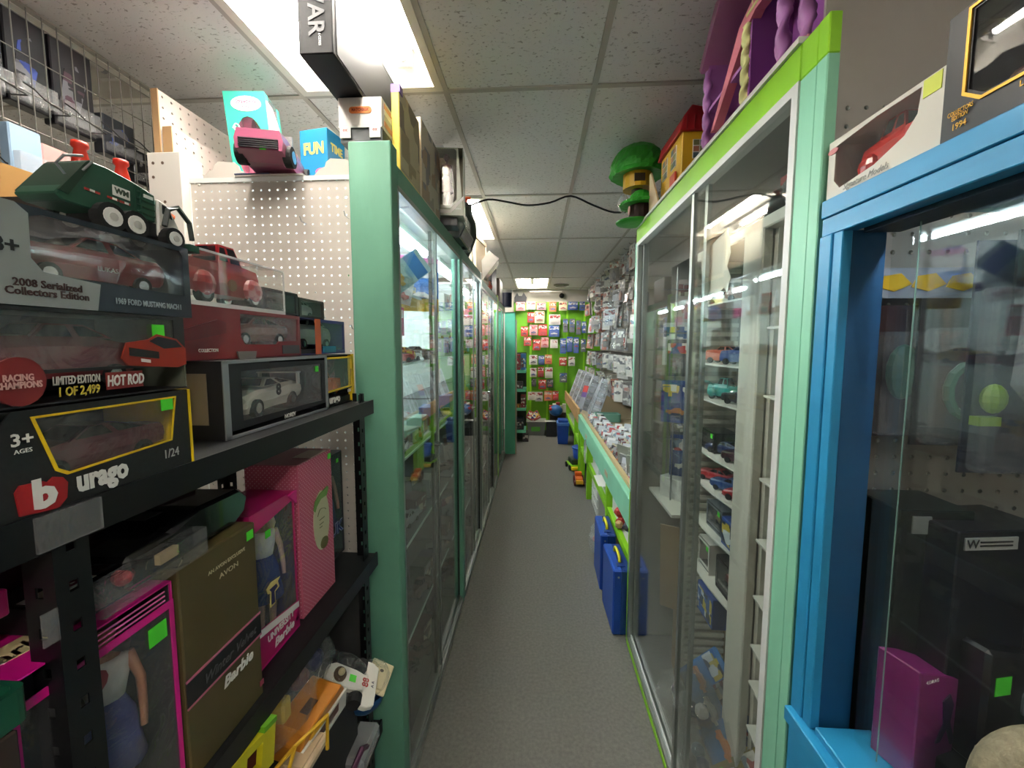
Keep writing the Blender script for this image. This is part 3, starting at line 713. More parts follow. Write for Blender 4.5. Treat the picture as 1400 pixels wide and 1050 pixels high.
for (x0, x1) in ((.028, .044), (.052, .064), (.066, .078)):
    MB().box(x0, x1, -.0012, -.0002, .040, .0425).build('reflector_strip', mat('#9d2a24', .4), t); MB().box(x0 + .005, x0 + .010, -.0016, -.0012, .040, .0425).build('white_strip', LETW, t)
for z in (.038, .046, .054, .062): MB().box(.084, .092, -.002, 0, z, z + .002).build('rung', GRN, t)
for x in (.084, .091): MB().box(x, x + .0015, -.002, 0, .033, .068).build('ladder_rail', GRN, t)
MB().box(.096, .108, -.0012, 0, .058, .062).build('white_plate', LETW, t)
for z in (.036, .044, .052): MB().box(.094, .110, -.0015, 0, z, z + .0015).build('rib', GRD, t)
# red clamps and a tan pegboard scrap behind the truck
RO = mat('#d2301c', .4)
for i, (y, z, lab) in enumerate(((.665, 1.94, 'red plastic clamp standing behind the hopper of the green truck'), (.733, 1.94, 'red plastic clamp standing behind the cab of the green truck'))):
    t = thing('plastic_clamp', lab, 'toy part', (-.78, y, z - .06), group='red plastic clamps behind the truck')
    MB().lathe([(.014, .0), (.014, .04), (.01, .06), (.013, .075), (.008, .1), (.012, .105), (.011, .112)], 10).build('stem', RO, t, smooth=True)
    MB().ball((0, 0, .03), .02, .016, .02, 10, 6).build('joint', RO, t, smooth=True); MB().tube([(0, .01, .03), (.01, .04, .045), (.02, .08, .03)], [.01, .012, .008], 8).build('jaw', mat('#e0641c', .4), t, smooth=True)
t = thing('red_crane_truck', 'red and white toy truck partly hidden behind the green truck', 'toy truck', (-.845, .77, 1.8805), FR)
MB().box(0, .12, 0, .05, .01, .05).box(.08, .12, 0, .05, .05, .085).build('body', WHITE, t, bev=.004); MB().box(.0, .08, -.002, .052, .05, .07).build('bed', RO, t)
for x in (.02, .1): MB().cyl((x, -.005, .012), (x, .055, .012), .014, n=12).build('wheel', RUB, t)
t = thing('pegboard_offcut', 'tan pegboard offcut with a few holes at the left edge', 'board', (-.92, .52, 1.70), FR)
pegboard(.26, .26, .052, .007).build('board', mat('#b98d4f', .6, var=.08), t)
tag(MB().box(-.96, -.90, .52, .80, 1.4765, 1.70).build('support_carton', mat('#4c3a2a', .7)), 'brown carton propping the tan pegboard behind the near stack', 'carton')
tag(MB().box(-.89, -.70, .6, .755, 1.4765, 1.88).build('back_carton', mat('#3a3432', .7)), 'dark carton at the back of the upper rack shelf', 'carton')

# ---------------------------------------------------------------- lower rack shelf
SZ = .9905
# magenta doll box at the near corner
def dollbox(y, x, w, d, h, label, frame, doll, winpoly, left=None, top=None, name='boxed_doll', z=SZ, pane=WRAP, back='#3a3436'):
    t = thing(name, label, 'boxed doll', (x, y, z), FR)
    carton(t, w, d, h, frame, left=left, liner=mat(back, .6))
    face(t, w, h, winpoly, frame, pane)
    MB().box(.004, w - .004, d - .007, d - .004, .003, h - .003).build('backing_card', mat(back, .6, var=.2, vs=20), t)
    figure(t, h * .93, (w * .68, d * .40, .006), *doll, rot=(0, 0, -.6))
    return t
t = dollbox(.335, -.518, .178, .11, .322, 'magenta window box with a doll in white and blue at the near corner', MAG, ('#9c6b50', '#c9c6c0', '#2b3576', '#3a2620'), rrect(.006, .172, .004, .285), back='#2c2a2c')
txt(t, 'Barbie', .03, (.045, .05, .3225), mat('#d9b9c6', .5), rot=(0, 0, 0), shear=.25, bold=.02)
MB().prism(oval(.05, .055, .036, .018), 'z', .3222, .3228).build('oval_print', mat('#c8b98c', .5), t)
MB().box(.105, .155, .03, .075, .3222, .3226).build('printed_photo', printed(['#cfc6bc', '#5b3a76', '#b5547f'], 60), t)
for i in range(3): MB().box(.07 + .004*i, .165, -.0022, -.0012, .3 + .0065*i, .302 + .0065*i).build('print_line', mat('#d86aa6', .5), t)
sticker(t, .152, .262, .026)
MB().prism(oval(.1, .235, .012, .014, 10), 'y', .028, .029).build('shirt_print', mat('#8f3038', .6), t)
# olive gold box
t = thing('boxed_doll', 'olive gold carton with a black band and pink lines', 'boxed doll', (-.512, .517, SZ), FR)
OLV = mat('#4c4224', .45, var=.05)
MB().box(0, .158, 0, .125, 0, .335).build('carton', OLV, t, bev=.002)
MB().box(0, .158, -.0016, -.0004, .120, .160).build('black_band', mat('#141416', .4), t)
for z in (.117, .159): MB().box(0, .158, -.0022, -.0006, z, z + .0035).build('pink_line', mat('#b4607c', .5), t)
txt(t, 'Winter Velvet', .022, (.085, -.003, .138), mat('#4b4d50', .5), shear=.35, sx=.9); txt(t, 'Barbie', .026, (.098, -.003, .1), LETW, shear=.25, bold=.03)
txt(t, 'AN AVON EXCLUSIVE', .0085, (.088, -.003, .30), mat('#b5ab8e', .5), sx=.95); txt(t, 'AVON', .012, (.09, -.003, .283), mat('#b5ab8e', .5), sx=1.2)
sticker(t, .143, .317, .016); MB().box(.148, .157, -.0022, -.001, .02, .03).build('pink_mark', mat('#a3405a', .5), t)
# black clamshell lying on the gold box
t = thing('clamshell_pack', 'shiny black plastic clamshell lying on top of the gold box', 'package', (-.505, .462, SZ + .337), FR + .05)
MB().prism([(0, 0), (.20, 0), (.225, .012), (.235, .04), (.215, .06), (.12, .064), (.07, .05), (0, .045)], 'y', .02, .20).build('shell', mat('#0c0c0e', .15, coat=.6), t, bev=.006)
MB().box(-.05, .105, -.002, .02, .0, .040).build('clear_tray', clear(haze=.07, bump=.9, bs=30), t)
MB().box(.07, .1, .06, .14, .0645, .0652).build('label_print', mat('#1e1e20', .4), t)
MB().box(.03, .06, .004, .012, .02, .034).build('tan_insert', mat('#9a8560', .5), t); MB().ball((.004, .03, .02), .012, n=8, m=6).build('red_insert', mat('#a02830', .5), t)
# university doll
t = dollbox(.712, -.552, .142, .11, .325, 'magenta and clear window box with a cheerleader doll and university lettering', mat('#b0165f', .4, coat=.3), ('#a98a74', '#cfcac0', '#1d2c5e', '#c6b98f'), [(.003, .085), (.138, .062), (.138, .30), (.132, .305), (.005, .285)], back='#4a4038')
MB().prism([(0, .001), (.142, .001), (.142, .047), (0, .07)], 'y', -.0022, -.001).build('magenta_base', mat('#a8155c', .4), t)
MB().prism([(0, .07), (.142, .047), (.142, .06), (0, .085)], 'y', -.0025, -.001).build('white_swoosh', LETW, t)
MB().prism([(.118, .322), (.146, .325), (.144, .295)], 'y', -.006, -.001).build('flap', MAG, t)
txt(t, 'UNIVERSITY', .020, (.076, -.003, .048), LETW, bold=.03, sx=.82); txt(t, 'Barbie', .026, (.085, -.003, .024), LETW, bold=.03, shear=.25)
em = MB().prism([(.045, .11), (.062, .11), (.062, .135), (.076, .138), (.072, .152), (.08, .158), (.05, .162), (.036, .155), (.04, .143), (.047, .14)], 'y', -.0025, -.001).build('emblem', mat('#c9b56a', .5), t)
MB().prism([(.049, .114), (.059, .114), (.059, .138), (.07, .142), (.066, .15), (.044, .15), (.05, .142)], 'y', -.0032, -.0025).build('emblem_core', mat('#2a2350', .5), em)
MB().box(.129, .139, -.0022, -.001, .018, .028).build('rating_mark', LETW, t); sticker(t, .05, .268, .016)
MB().box(.001, .141, -.003, -.001, .0, .004).build('edge_fold', MAG, t)
# pink polka-dot box
t = thing('boxed_doll', 'tall pink polka dot carton with a cream oval label', 'boxed doll', (-.552, .873, SZ), FR)
PK = dots_mat('#b0536a', '#cf9aa6', 95)
MB().box(0, .152, 0, .13, 0, .375).build('carton', PK, t, bev=.0015)
MB().box(.0, .152, .0, .13, .3752, .377).build('lid_edge', mat('#a4606c', .5), t)
MB().prism(oval(.092, .205, .037, .078, 24), 'y', -.002, -.0004).build('oval_label', mat('#b9b795', .5), t)
MB().prism([(.055, .245), (.062, .265), (.085, .277), (.122, .285), (.128, .278), (.118, .262), (.09, .262), (.07, .25), (.062, .238)], 'y', -.0034, -.002).build('green_ribbon', mat('#5f8a3e', .5), t)
MB().prism(oval(.1, .142, .018, .015), 'y', -.0034, -.002).build('seal', mat('#6c6a3a', .5), t)
MB().tube(smoothpath([(.072, -.0025, .222), (.085, -.0025, .236), (.105, -.0025, .232), (.112, -.0025, .226)]), .0008, 4).build('script_flourish', mat('#56583c', .5), t)
for i, q in enumerate((.208, .196, .188)): MB().box(.08, .105 - .006*i, -.0026, -.0018, q, q + .0022).build('script_line', mat('#6c6e50', .5), t)
sticker(t, .14, .36, .014)
tag(MB().prism([(-.60, .93), (-.552, .93), (-.552, 1.0), (-.60, 1.0)], 'z', 1.3685, 1.3692).build('paper_slip', mat('#c9aea4', .6)), 'small pale paper slip lying on the pink polka dot carton', 'paper')
# doll in a clear box by the far post
t = dollbox(1.06, -.612, .14, .09, .325, 'dark window box with a doll in blue beside the far rack post', mat('#26272b', .4), ('#8f7462', '#23305e', '#27386e', '#232a4a'), rrect(.006, .134, .006, .318), back='#34363a')
txt(t, 'UK', .05, (.09, -.003, .09), mat('#98a0b8', .5), bold=.05); txt(t, 'UK', .05, (.09, -.0036, .09), mat('#1f2c68', .5), bold=.01); sticker(t, .11, .30, .012)
# boxes further back on the lower shelf
t = closed_box(.42, .12, .085, mat('#3a0f1e', .35), (-.66, .30, SZ + .34), FR, 'dark burgundy carton lying at the back of the lower rack shelf', 'carton')
closed_box(.42, .14, .34, mat('#1c1418', .6), (-.645, .30, SZ), FR, 'dark carton standing behind the magenta doll box', 'carton')
t = closed_box(.14, .10, .03, mat('#a8145f', .35), (-.56, .232, SZ + .37), FR, 'small glossy pink box lying behind the near rack post', 'box'); txt(t, 'G', .03, (.08, .04, .0305), mat('#d79ab8', .5), rot=(0, 0, 0), shear=.3)
t = closed_box(.15, .09, .035, mat('#0e0e10', .4), (-.545, .395, SZ + .325), FR, 'flat black box with white script on its top edge', 'box')
MB().box(.005, .145, .02, .05, .0352, .0358).build('white_label', LETW, t); txt(t, 'Barbie', .03, (.075, .035, .036), mat('#7c2a3c', .5), rot=(0, 0, 0), bold=.03, shear=.2)
t = thing('green_tray', 'dark green plastic tray at the left edge of the lower shelf', 'tray', (-.50, .18, 1.28), FR)
MB().ring(rrect(0, .16, 0, .1, .01), rrect(.006, .154, .006, .094, .008), 0, .035).xf(Matrix(((1,0,0,0),(0,0,1,0),(0,1,0,0),(0,0,0,1)))).build('rim', mat('#124a34', .4), t); MB().box(.004, .156, .004, .096, 0, .004).build('base', mat('#124a34', .4), t)
closed_box(.16, .12, .285, mat('#2e2018', .6), (-.502, .17, SZ), FR, 'brown carton under the green tray at the left edge', 'carton')

# ---------------------------------------------------------------- loose toys on the lowest rack shelf (top .70)
tag(MB().box(-.95, -.53, .40, 1.08, .4205, .72).build('toy_bin', mat('#17171a', .6)), 'dark bin of loose toys on the lowest rack shelf', 'bin')
t = thing('toy_camper', 'orange and white toy camper van lying on the loose toys', 'toy van', (-.49, .745, .745), rot=(math.radians(8), math.radians(-4), FR - .15))
MB().prism([(0, .0), (.15, 0), (.15, .05), (.135, .075), (.015, .075), (0, .05)], 'y', .004, .085).build('body', mat('#b4701c', .4), t, bev=.003)
fr = MB().ring([(0, 0), (.15, 0), (.15, .05), (0, .05)], [(.015, .012), (.125, .012), (.125, .042), (.015, .042)], -.001, .004).build('white_side', mat('#cfcdc4', .4), t)
MB().box(.015, .125, .002, .004, .012, .042).build('side_window', mat('#4c1412', .3), fr); MB().box(.05, .085, .03, .05, .0752, .077).build('roof_hatch', mat('#4a2a10', .5), t)
t = thing('race_car', 'white toy racing car with number eighty-eight wrapped in a clear bag', 'toy car', (-.445, .965, .735), rot=(math.radians(-12), math.radians(-32), PI + .35))
MB().prism([(-.02, -.05), (.0, -.06), (.015, -.06), (.015, -.02), (.04, -.026), (.1, -.03), (.12, -.018), (.12, .018), (.1, .03), (.04, .026), (.015, .02), (.015, .06), (.0, .06), (-.02, .05)], 'z', 0, .016).build('body', mat('#d9d6cc', .35), t, bev=.002)
MB().prism(oval(.085, 0, .017, .02, 14), 'z', .0155, .019).build('cockpit', mat('#4c3418', .5), t); MB().ball((.085, 0, .026), .009, n=10, m=6).build('helmet', mat('#c9b98c', .4), t, smooth=True)
for x, y in ((.03, -.045), (.03, .045), (.115, -.042), (.115, .042)): MB().cyl((x, y - .012, .006), (x, y + .012, .006), .018, n=14).build('wheel', RUB, t)
txt(t, '88', .024, (.012, 0, .0168), mat('#b23a34', .5), rot=(0, 0, -PI/2), bold=.03); txt(t, 'A A', .011, (-.008, 0, .0168), mat('#3a3f55', .5), rot=(0, 0, -PI/2)); MB().box(.04, .058, -.009, .009, .0162, .0172).build('price_sticker', STICK, t)
MB().ball((.08, .0, .02), .07, .05, .035, 12, 8, jit=.14).build('plastic_bag', clear(haze=.02, bump=.8, bs=30), t)
t = thing('plastic_tray', 'cream plastic base plate in a clear bag poking out past the green post', 'toy part', (-.455, 1.07, .64), rot=(math.radians(25), math.radians(5), FR + .1))
MB().box(-.03, .09, -.02, .05, 0, .008).build('plate', mat('#d9c9a0', .5), t, bev=.003); MB().box(-.02, .07, -.008, .045, .008, .013).build('step', mat('#d4c497', .5), t, bev=.002)
MB().cyl((.045, .012, .0125), (.045, .012, .0135), .006, n=12).build('hole', mat('#4a3a22', .6), t); MB().ball((.0, .03, .025), .06, .045, .03, 12, 8, jit=.12).build('plastic_bag', clear(haze=.08, bump=.8, bs=30), t)
t = thing('blue_bowl', 'dark blue plastic toy bowl under the cream plate', 'toy', (-.52, 1.115, .53))
MB().lathe([(.03, 0), (.05, .02), (.062, .055), (.058, .055), (.045, .022), (.025, .006)], 16).build('bowl', mat('#123f6a', .4), t, smooth=True)
t = thing('toy_station', 'yellow toy building wall with square windows near the bottom left', 'toy building', (-.50, .53, .885), rot=(0, math.radians(8), FR - .1))
mb = MB()
for x0, x1, z0, z1 in ((0, .13, 0, .02), (0, .13, .06, .075), (0, .015, .02, .06), (.05, .065, .02, .06), (.1, .13, .02, .06)): mb.box(x0, x1, 0, .012, z0, z1)
mb.build('wall', mat('#c2b81a', .45), t); MB().box(.1, .13, -.002, .03, .075, .085).build('green_roof', mat('#5c9a1c', .45), t); MB().box(.01, .12, .02, .06, 0, .06).build('red_floor', mat('#5a1a16', .5), t)
t = thing('wire_frame_toy', 'yellow plastic frame of a toy swing among the loose toys', 'toy part', (-.475, .66, .80), rot=(0, math.radians(10), FR - .3))
MB().tube([(0, 0, 0), (.02, 0, .07), (.1, 0, .075), (.11, 0, 0)], .004, 6).build('frame', mat('#c49a22', .45), t); MB().tube([(.02, 0, .07), (.0, .05, 0)], .004, 6).build('strut', mat('#c49a22', .45), t); MB().tube([(.1, 0, .075), (.1, .05, 0)], .004, 6).build('strut', mat('#c49a22', .45), t)
t = thing('tan_lid', 'pale tan plastic box lid at the bottom of the toy pile', 'lid', (-.46, .70, .77), rot=(.1, .1, FR)); MB().box(0, .1, 0, .06, 0, .02).build('lid', mat('#bca487', .5), t, bev=.004); MB().box(.01, .09, .01, .05, .02, .024).build('panel', mat('#b09878', .5), t)
t = thing('plastic_wrap_bag', 'clear plastic bag with a yellow toy beside the orange camper', 'bag', (-.56, .76, .86)); MB().ball((0, 0, 0), .07, .11, .06, 14, 9, jit=.14).build('bag', clear(haze=.05, bump=.9, bs=25), t); MB().box(-.02, .025, .0, .03, -.03, .02).build('yellow_piece', mat('#c0a33e', .5), t, bev=.005)
t = thing('plastic_wrap_bag', 'crumpled clear bag with red and blue pieces behind the white racing car', 'bag', (-.57, .90, .84)); MB().ball((0, 0, 0), .06, .09, .055, 14, 9, jit=.15).build('bag', clear(haze=.07, bump=.9, bs=25), t); MB().ball((.0, -.03, 0), .025, n=8, m=6).build('red_piece', mat('#5c1a20', .5), t); MB().ball((.0, .03, 0), .028, n=8, m=6).build('blue_piece', mat('#1e2450', .5), t)
t = thing('grey_tub', 'translucent grey tub at the foot of the green post', 'tub', (-.50, 1.08, .4205)); MB().box(-.05, .02, -.08, .05, 0.001, .055).build('tub', clear(haze=.35, bump=.2, bs=10), t, bev=.01); MB().tube([(-.0, -.1, .05), (.01, -.06, .075), (.01, -.02, .04)], .008, 6).build('purple_ribbon', mat('#5a2a4a', .4), t)
for i, (y, z, c, lab) in enumerate(((.42, .7205, '#20222a', 'dark toy block at the back of the loose toys'), (.60, .7205, '#2a3436', 'grey-green toy block behind the yellow toy wall'), (.90, .7205, '#15161a', 'black toy block between the camper and the far rack post'))):
    closed_box(.13, .12, .06, mat(c, .5), (-.60, y, z), FR + .2*i, lab, 'toy', name='toy_block', bev=.006)

# ---------------------------------------------------------------- end wall of the left cases and what stands on it
t = thing('pegboard', 'off-white pegboard end panel behind the rack beside the green post', 'pegboard', (-1.172, 1.332, .45))
pegboard(.582, 1.755, .0285, .0038).build('board', PEGW, t)
for x, z in ((.03, 1.735), (.25, 1.742), (.56, 1.74)): MB().ball((x, -.001, z), .005, .003, .005, 8, 6).build('screw', mat('#c9c4ba', .4), t)
for x, z in ((.40, 1.60), (.548, 1.615), (.40, 1.28), (.56, 1.25)):
    MB().tube([(x, 0, z), (x, -.03, z), (x + .004, -.045, z + .012)], .0016, 5).build('peg_hook', SILV, t)
t = thing('wooden_post', 'white painted end post with drilled holes left of the pegboard', 'post', (-1.292, 1.30, 0))
MB().box(0, .118, 0, .09, 0, 2.28).build('post', mat('#cfcac1', .55), t, bev=.003)
for x, z in ((.022, 2.245), (.055, 2.245), (.02, 2.2), (.022, 2.12), (.055, 2.12), (.022, 2.0)): MB().cyl((x, -.001, z), (x, .002, z), .005, n=8).build('hole', mat('#5c4a3c', .7), t)
t = thing('pegboard', 'tall pegboard sheet rising behind the strawberry doll box', 'pegboard', (-1.272, 1.335, 2.19), PI/2)
pegboard(.62, .31, .034, .004).build('board', PEGW, t); MB().box(-.004, 0, -.003, .02, 0, .31).build('edge', mat('#a5835c', .6), t)
t = thing('pegboard', 'lower pegboard sheet leaning in front of the tall sheet', 'pegboard', (-1.235, 1.34, 2.19), PI/2 - .03)
pegboard(.5, .19, .034, .004).build('board', PEGW, t); MB().box(-.004, 0, -.003, .03, 0, .19).build('edge', mat('#a5835c', .6), t)
for i, (x, lab) in enumerate(((-1.135, 'white scalloped cardboard piece under the strawberry doll box'), (-.745, 'white scalloped cardboard piece next to the green post'))):
    t = thing('scalloped_card', lab, 'cardboard', (x, 1.338, 2.206), group='scalloped white cardboard pieces')
    MB().prism([(0, 0), (.155, 0), (.15, .02), (.135, .025), (.13, .04), (.115, .052), (.06, .056), (.045, .045), (.04, .03), (.02, .022)], 'y', 0, .006).build('card', PEGW, t)
# strawberry doll box (front turned to the camera and left)
t = thing('boxed_doll', 'teal and pink doll box leaning behind the pink toy car', 'boxed doll', (-1.085, 1.43, 2.206), rot=(0, math.radians(-5), .22))
TEAL = mat('#35a68c', .4, coat=.2); PINK = mat('#d06a8c', .4)
w, d, h = .135, .13, .335
carton(t, w, d, h, TEAL, right=clear(haze=.06, bump=.2), left=PINK)
face(t, w, h, oval(.07, .135, .05, .115, 20), TEAL)
MB().prism(oval(.072, .292, .05, .026, 20), 'y', -.003, -.001).build('name_oval', mat('#f0dfe2', .5), t)
txt(t, 'Strawberry', .020, (.072, -.0036, .299), mat('#b02a50', .5), shear=.25, bold=.01, sx=.75); txt(t, 'Shortcake', .011, (.072, -.0036, .281), mat('#b02a50', .5), shear=.25, sx=.8)
for s in (1, -1):
    MB().tube(smoothpath([(.03 - .012*math.cos(a)*r_, -.002, .21 + .016*math.sin(a)*r_) for a, r_ in ((0, 1), (1.5, .95), (3, .9), (4.5, .75), (6, .6), (7.5, .4))]), .0022, 5).build('swirl', mat('#d9e8e0', .5), t)
    break
q = MB().prism([(.0, .20), (.10, .20), (.11, .26), (.06, .31), (.01, .31)], 'x', w, w + .0016).build('side_badge', mat('#e9cfd6', .5), t)
MB().box(w - .001, w + .0012, 0, .03, 0, h).build('teal_edge', TEAL, t); MB().box(w - .001, w + .0012, d - .02, d, 0, h).build('teal_edge', TEAL, t)
MB().box(.005, w - .005, d - .008, d - .004, .003, h - .003).build('backing_card', PINK, t); MB().box(.01, w - .01, .03, .1, .003, .06).build('pink_insert', mat('#c2527c', .5), t)
figure(t, .23, (.08, .06, .05), '#d99468', '#c8496c', '#c04a70', '#b03a5a', rot=(0, 0, .5))
# pink toy car on a little board
t = thing('toy_convertible', 'large pink toy car with black grille on a small board', 'toy car', (-.88, 1.352, 2.218), rot=(0, 0, PI + .25))
PKC = mat('#8f4460', .3, coat=.4)
mb = MB(); st = [(-.14, .012, .05, .115), (-.13, .006, .06, .12), (-.02, .006, .078, .122), (.08, .006, .082, .122), (.14, .02, .08, .118)]
vs = []
for x, zl, zt, hw in st: vs += [(x, -hw*.55, zl), (x, -hw*.58, (zl+zt)/2), (x, -hw*.5, zt), (x, hw*.5, zt), (x, hw*.58, (zl+zt)/2), (x, hw*.55, zl)]
fs = [(i*6+k, i*6+(k+1) % 6, (i+1)*6+(k+1) % 6, (i+1)*6+k) for i in range(4) for k in range(6)] + [(5, 4, 3, 2, 1, 0), tuple(range(24, 30))]
M_ = Matrix.Rotation(PI/2, 4, 'Z')
mb.add(vs, fs).xf(M_).build('body', PKC, t)
for i in range(5): MB().box(-.055, .055, -.146, -.139, .024 + .006*i, .027 + .006*i).xf(Matrix.Rotation(PI, 4, 'Z')).xf(Matrix.Rotation(0, 4, 'Z')).build('grille_bar', mat('#17151a', .4), t)
for x in (-.068, .068):
    for y in (-.085, .085):
        wq = MB().cyl((x - .012, y, .026), (x + .012, y, .026), .032, n=18).build('wheel', RUB, t); MB().cyl((x - .014, y, .026), (x + .014, y, .026), .02, n=10).build('hub', CHROME, wq)
MB().box(-.06, .06, .02, .03, .08, .115).build('windscreen', clear(haze=.08), t)
MB().box(-.02, -.002, .1385, .1415, .02, .034).build('price_sticker', STICK, t)
t = thing('small_board', 'small white board with blue paper under the pink toy car', 'board', (-1.01, 1.325, 2.206)); MB().box(0, .235, 0, .16, 0, .006).build('board', mat('#cfcabf', .6), t); MB().box(.0, .12, -.002, .05, .006, .009).build('paper', mat('#2b3a5e', .6), t)
# blue fun box
t = thing('game_box', 'blue box with yellow FUN lettering beside the green post', 'box', (-.86, 1.46, 2.206), rz=-.18)
MB().box(0, .115, 0, .1, 0, .21).build('carton', mat('#1f78a4', .4, coat=.2), t, bev=.002)
txt(t, 'FUN', .055, (.06, -.002, .14), mat('#d8c76a', .5), bold=.04, sx=.8); txt(t, 'TIME', .04, (.1165, .05, .15), mat('#d8c76a', .5), rot=(PI/2, 0, PI/2), bold=.04, sx=.75)
MB().prism(oval(.085, .06, .02, .012, 12), 'y', -.003, 0).build('pink_print', mat('#cf5a86', .5), t)

# ---------------------------------------------------------------- wire grid rack at the far left with hanging packs
t = thing('wire_grid', 'grey wire grid panel with basket loops at the upper left', 'wire grid', (-1.43, .75, 2.055))
gm = mat('#8b8882', .35, .7); gw, gh = .72, .53
for i in range(21): MB().cyl((0, i * .036, 0), (0, i * .036, gh - i*.0), .0016, n=5).build('vertical_wire', gm, t)
for j in range(6): MB().cyl((-.003, 0, j * .1), (-.003, gw, j * .1), .0018, n=5).build('cross_wire', gm, t)
for j, z in enumerate((.06, .27)):
    for i in range(6):
        y = .14 + i * .1
        MB().tube([(0, y, z + .05), (.03, y, z + .03), (.06, y, z), (.06, y + .06, z - .01), (0, y + .07, z)], .002, 5).build('basket_loop', mat('#3b3a38', .4, .5), t)
packcol = [('#14141a', '#2b3f8c'), ('#1a171d', '#4a2f3c'), ('#201f24', '#8c8a86'), ('#2b2d35', '#3a55a0')]
for i, (y, z, w, h, k) in enumerate(((1.135, 2.33, .10, .25, 0), (1.25, 2.32, .115, .26, 1), (1.385, 2.30, .11, .13, 3), (1.055, 2.33, .05, .22, 2), (1.47, 2.24, .08, .12, 2))):
    t = thing('card_pack', ['black card pack with blue print', 'dark card pack with plum print', 'grey card pack with a blue figure print', 'pale grey card pack at the frame edge', 'grey bubble pack by the pegboard edge'][i] + ' behind the wire grid', 'toy pack', (-1.47, y, z), FR, 'packs behind the wire grid')
    MB().box(-w/2, w/2, 0, .04, 0, h).build('card', mat(packcol[k][0], .35, coat=.3), t, bev=.003)
    MB().prism([(-w*.35, h*.3), (w*.1, h*.25), (w*.3, h*.6), (w*.1, h*.8), (-w*.2, h*.7)], 'y', -.0015, 0).build('print', printed([packcol[k][1], packcol[k][0], '#6b6b72'], 40), t)
    MB().box(-w*.45, w*.45, -.03, -.001, .01, h*.28).build('bubble', clear(haze=.18, bump=.7, bs=30), t)
for i, (y, z, c, lab) in enumerate(((1.03, 2.0505, '#8ea8c0', 'pale blue window pack behind the tan pegboard'), (1.10, 2.0505, '#b98a86', 'pinkish pack behind the red clamps'), (1.16, 2.0505, '#b09a72', 'tan card pack behind the red clamps'), (1.22, 2.0505, '#b4414a', 'red and blue card pack behind the truck cab'))):
    t = thing('card_pack', lab, 'toy pack', (-1.36, y, z), FR, 'packs below the wire grid')
    MB().box(-.035, .035, 0, .03, 0, .17 - .02*i).build('card', mat(c, .4), t, bev=.003); MB().box(-.03, .03, -.02, -.001, .015, .1).build('bubble', clear(haze=.2, bump=.5, bs=20), t)
t = thing('lower_gondola', 'grey shelf unit under the wire grid in the next aisle', 'shelf', (-1.95, .4, 0)); MB().box(0, .645, 0, .89, 0, 2.05).build('body', mat('#4a4744', .7), t)

# ---------------------------------------------------------------- left display cases
XC = -.456; XBK = -1.172
ctube = mat('#e9f6ff', .4, emit=CASE_POWER)
cwhite = mat('#d9dcd8', .5)
def left_case(y0, y1, label, nearpost, farpost, doors, ztop=2.23, rail=SAGE, shelves=(.38, .80, 1.18, 1.57, 1.86), tubes=True, nearw=.06, near_x=-.592):
    t = thing('display_case', label, 'display case', (0, 0, 0))
    MB().box(near_x, XC, y0, y0 + nearw, 0, ztop + .05).build('post', nearpost, t, bev=.003)
    if farpost: MB().box(XC - .05, XC + .002, y1 - .05, y1, 0, ztop).build('post', farpost, t, bev=.002)
    a, b = y0 + nearw, y1 - (.05 if farpost else 0)
    MB().box(XC - .045, XC, a, b, ztop - .065, ztop).build('top_rail', rail, t, bev=.002)
    MB().box(XC - .05, XC + .004, a, b, 0, .045).build('bottom_track', ALU, t); MB().box(XC - .012, XC - .006, a, b, .045, .06).build('track_rib', ALU, t)
    MB().box(XC - .045, XC + .003, a, b, ztop - .082, ztop - .064).build('top_track', ALU, t)
    MB().box(XBK, XC - .045, a, b, ztop - .04, ztop - .025).build('roof', cwhite, t); MB().box(XBK - .01, XBK, a, b, 0, ztop).build('back_panel', cwhite, t)
    MB().box(XBK, XC - .05, a, b, .0, .05).build('base', mat('#5d605c', .7), t)
    n = len(doors) - 1
    for i in range(n):
        d0, d1 = doors[i], doors[i + 1]
        x = XC - .006 - .016 * (i % 2)
        d0 -= .03 if i % 2 else 0
        pn = MB().box(x - .002, x + .002, d0, d1, .06, ztop - .08).build('door', GLASS, t)
        for yy in (d0, d1): MB().box(x - .006, x + .006, yy - .008, yy + .008, .05, ztop - .075).build('door_edge', ALU if i % 2 == 0 else mat('#2b302e', .4, .5), pn)
        MB().box(x - .006, x + .006, d0, d1, .05, .068).build('door_rail', ALU, pn)
        if i % 2: MB().cyl((x + .002, d0 + .02, 1.18), (x + .03, d0 + .02, 1.18), .011, n=12).build('lock', CHROME, pn)
    for z in shelves:
        sh = MB().box(XBK + .005, XC - .08, a + .01, b - .01, z - .008, z).build('shelf', clear((.93, .98, .96), haze=.06) if z > 1.3 else mat('#55585a', .6), t)  # lower shelves made opaque to block the tube light below them
        MB().box(XC - .083, XC - .079, a + .01, b - .01, z - .009, z + .001).build('shelf_edge', mat('#cfe6dc', .3), sh)
    if tubes:
        fx = MB().box(-.70, -.60, a + .04, b - .04, ztop - .07, ztop - .04).build('light_housing', cwhite, t)
        MB().cyl((-.65, a + .05, ztop - .088), (-.65, b - .05, ztop - .088), .014, n=10).build('light_tube', ctube, fx)
    return t
left_case(1.268, 2.43, 'first left display case with sage green post and sliding glass doors', SAGE, SAGE, (1.33, 1.83, 2.38))
left_case(2.43, 3.34, 'second left display case behind the sage green frame', SAGE, ALU, (2.49, 2.92, 3.29), near_x=-.50, nearw=.03)
left_case(3.34, 4.72, 'third left display case with aluminium edges', ALU, None, (3.36, 3.85, 4.3, 4.70), near_x=-.50, nearw=.02, ztop=2.19)
left_case(4.72, 5.84, 'fourth left display case behind the lime green post', LIME, None, (4.83, 5.3, 5.82), near_x=-.50, nearw=.11, ztop=2.17)
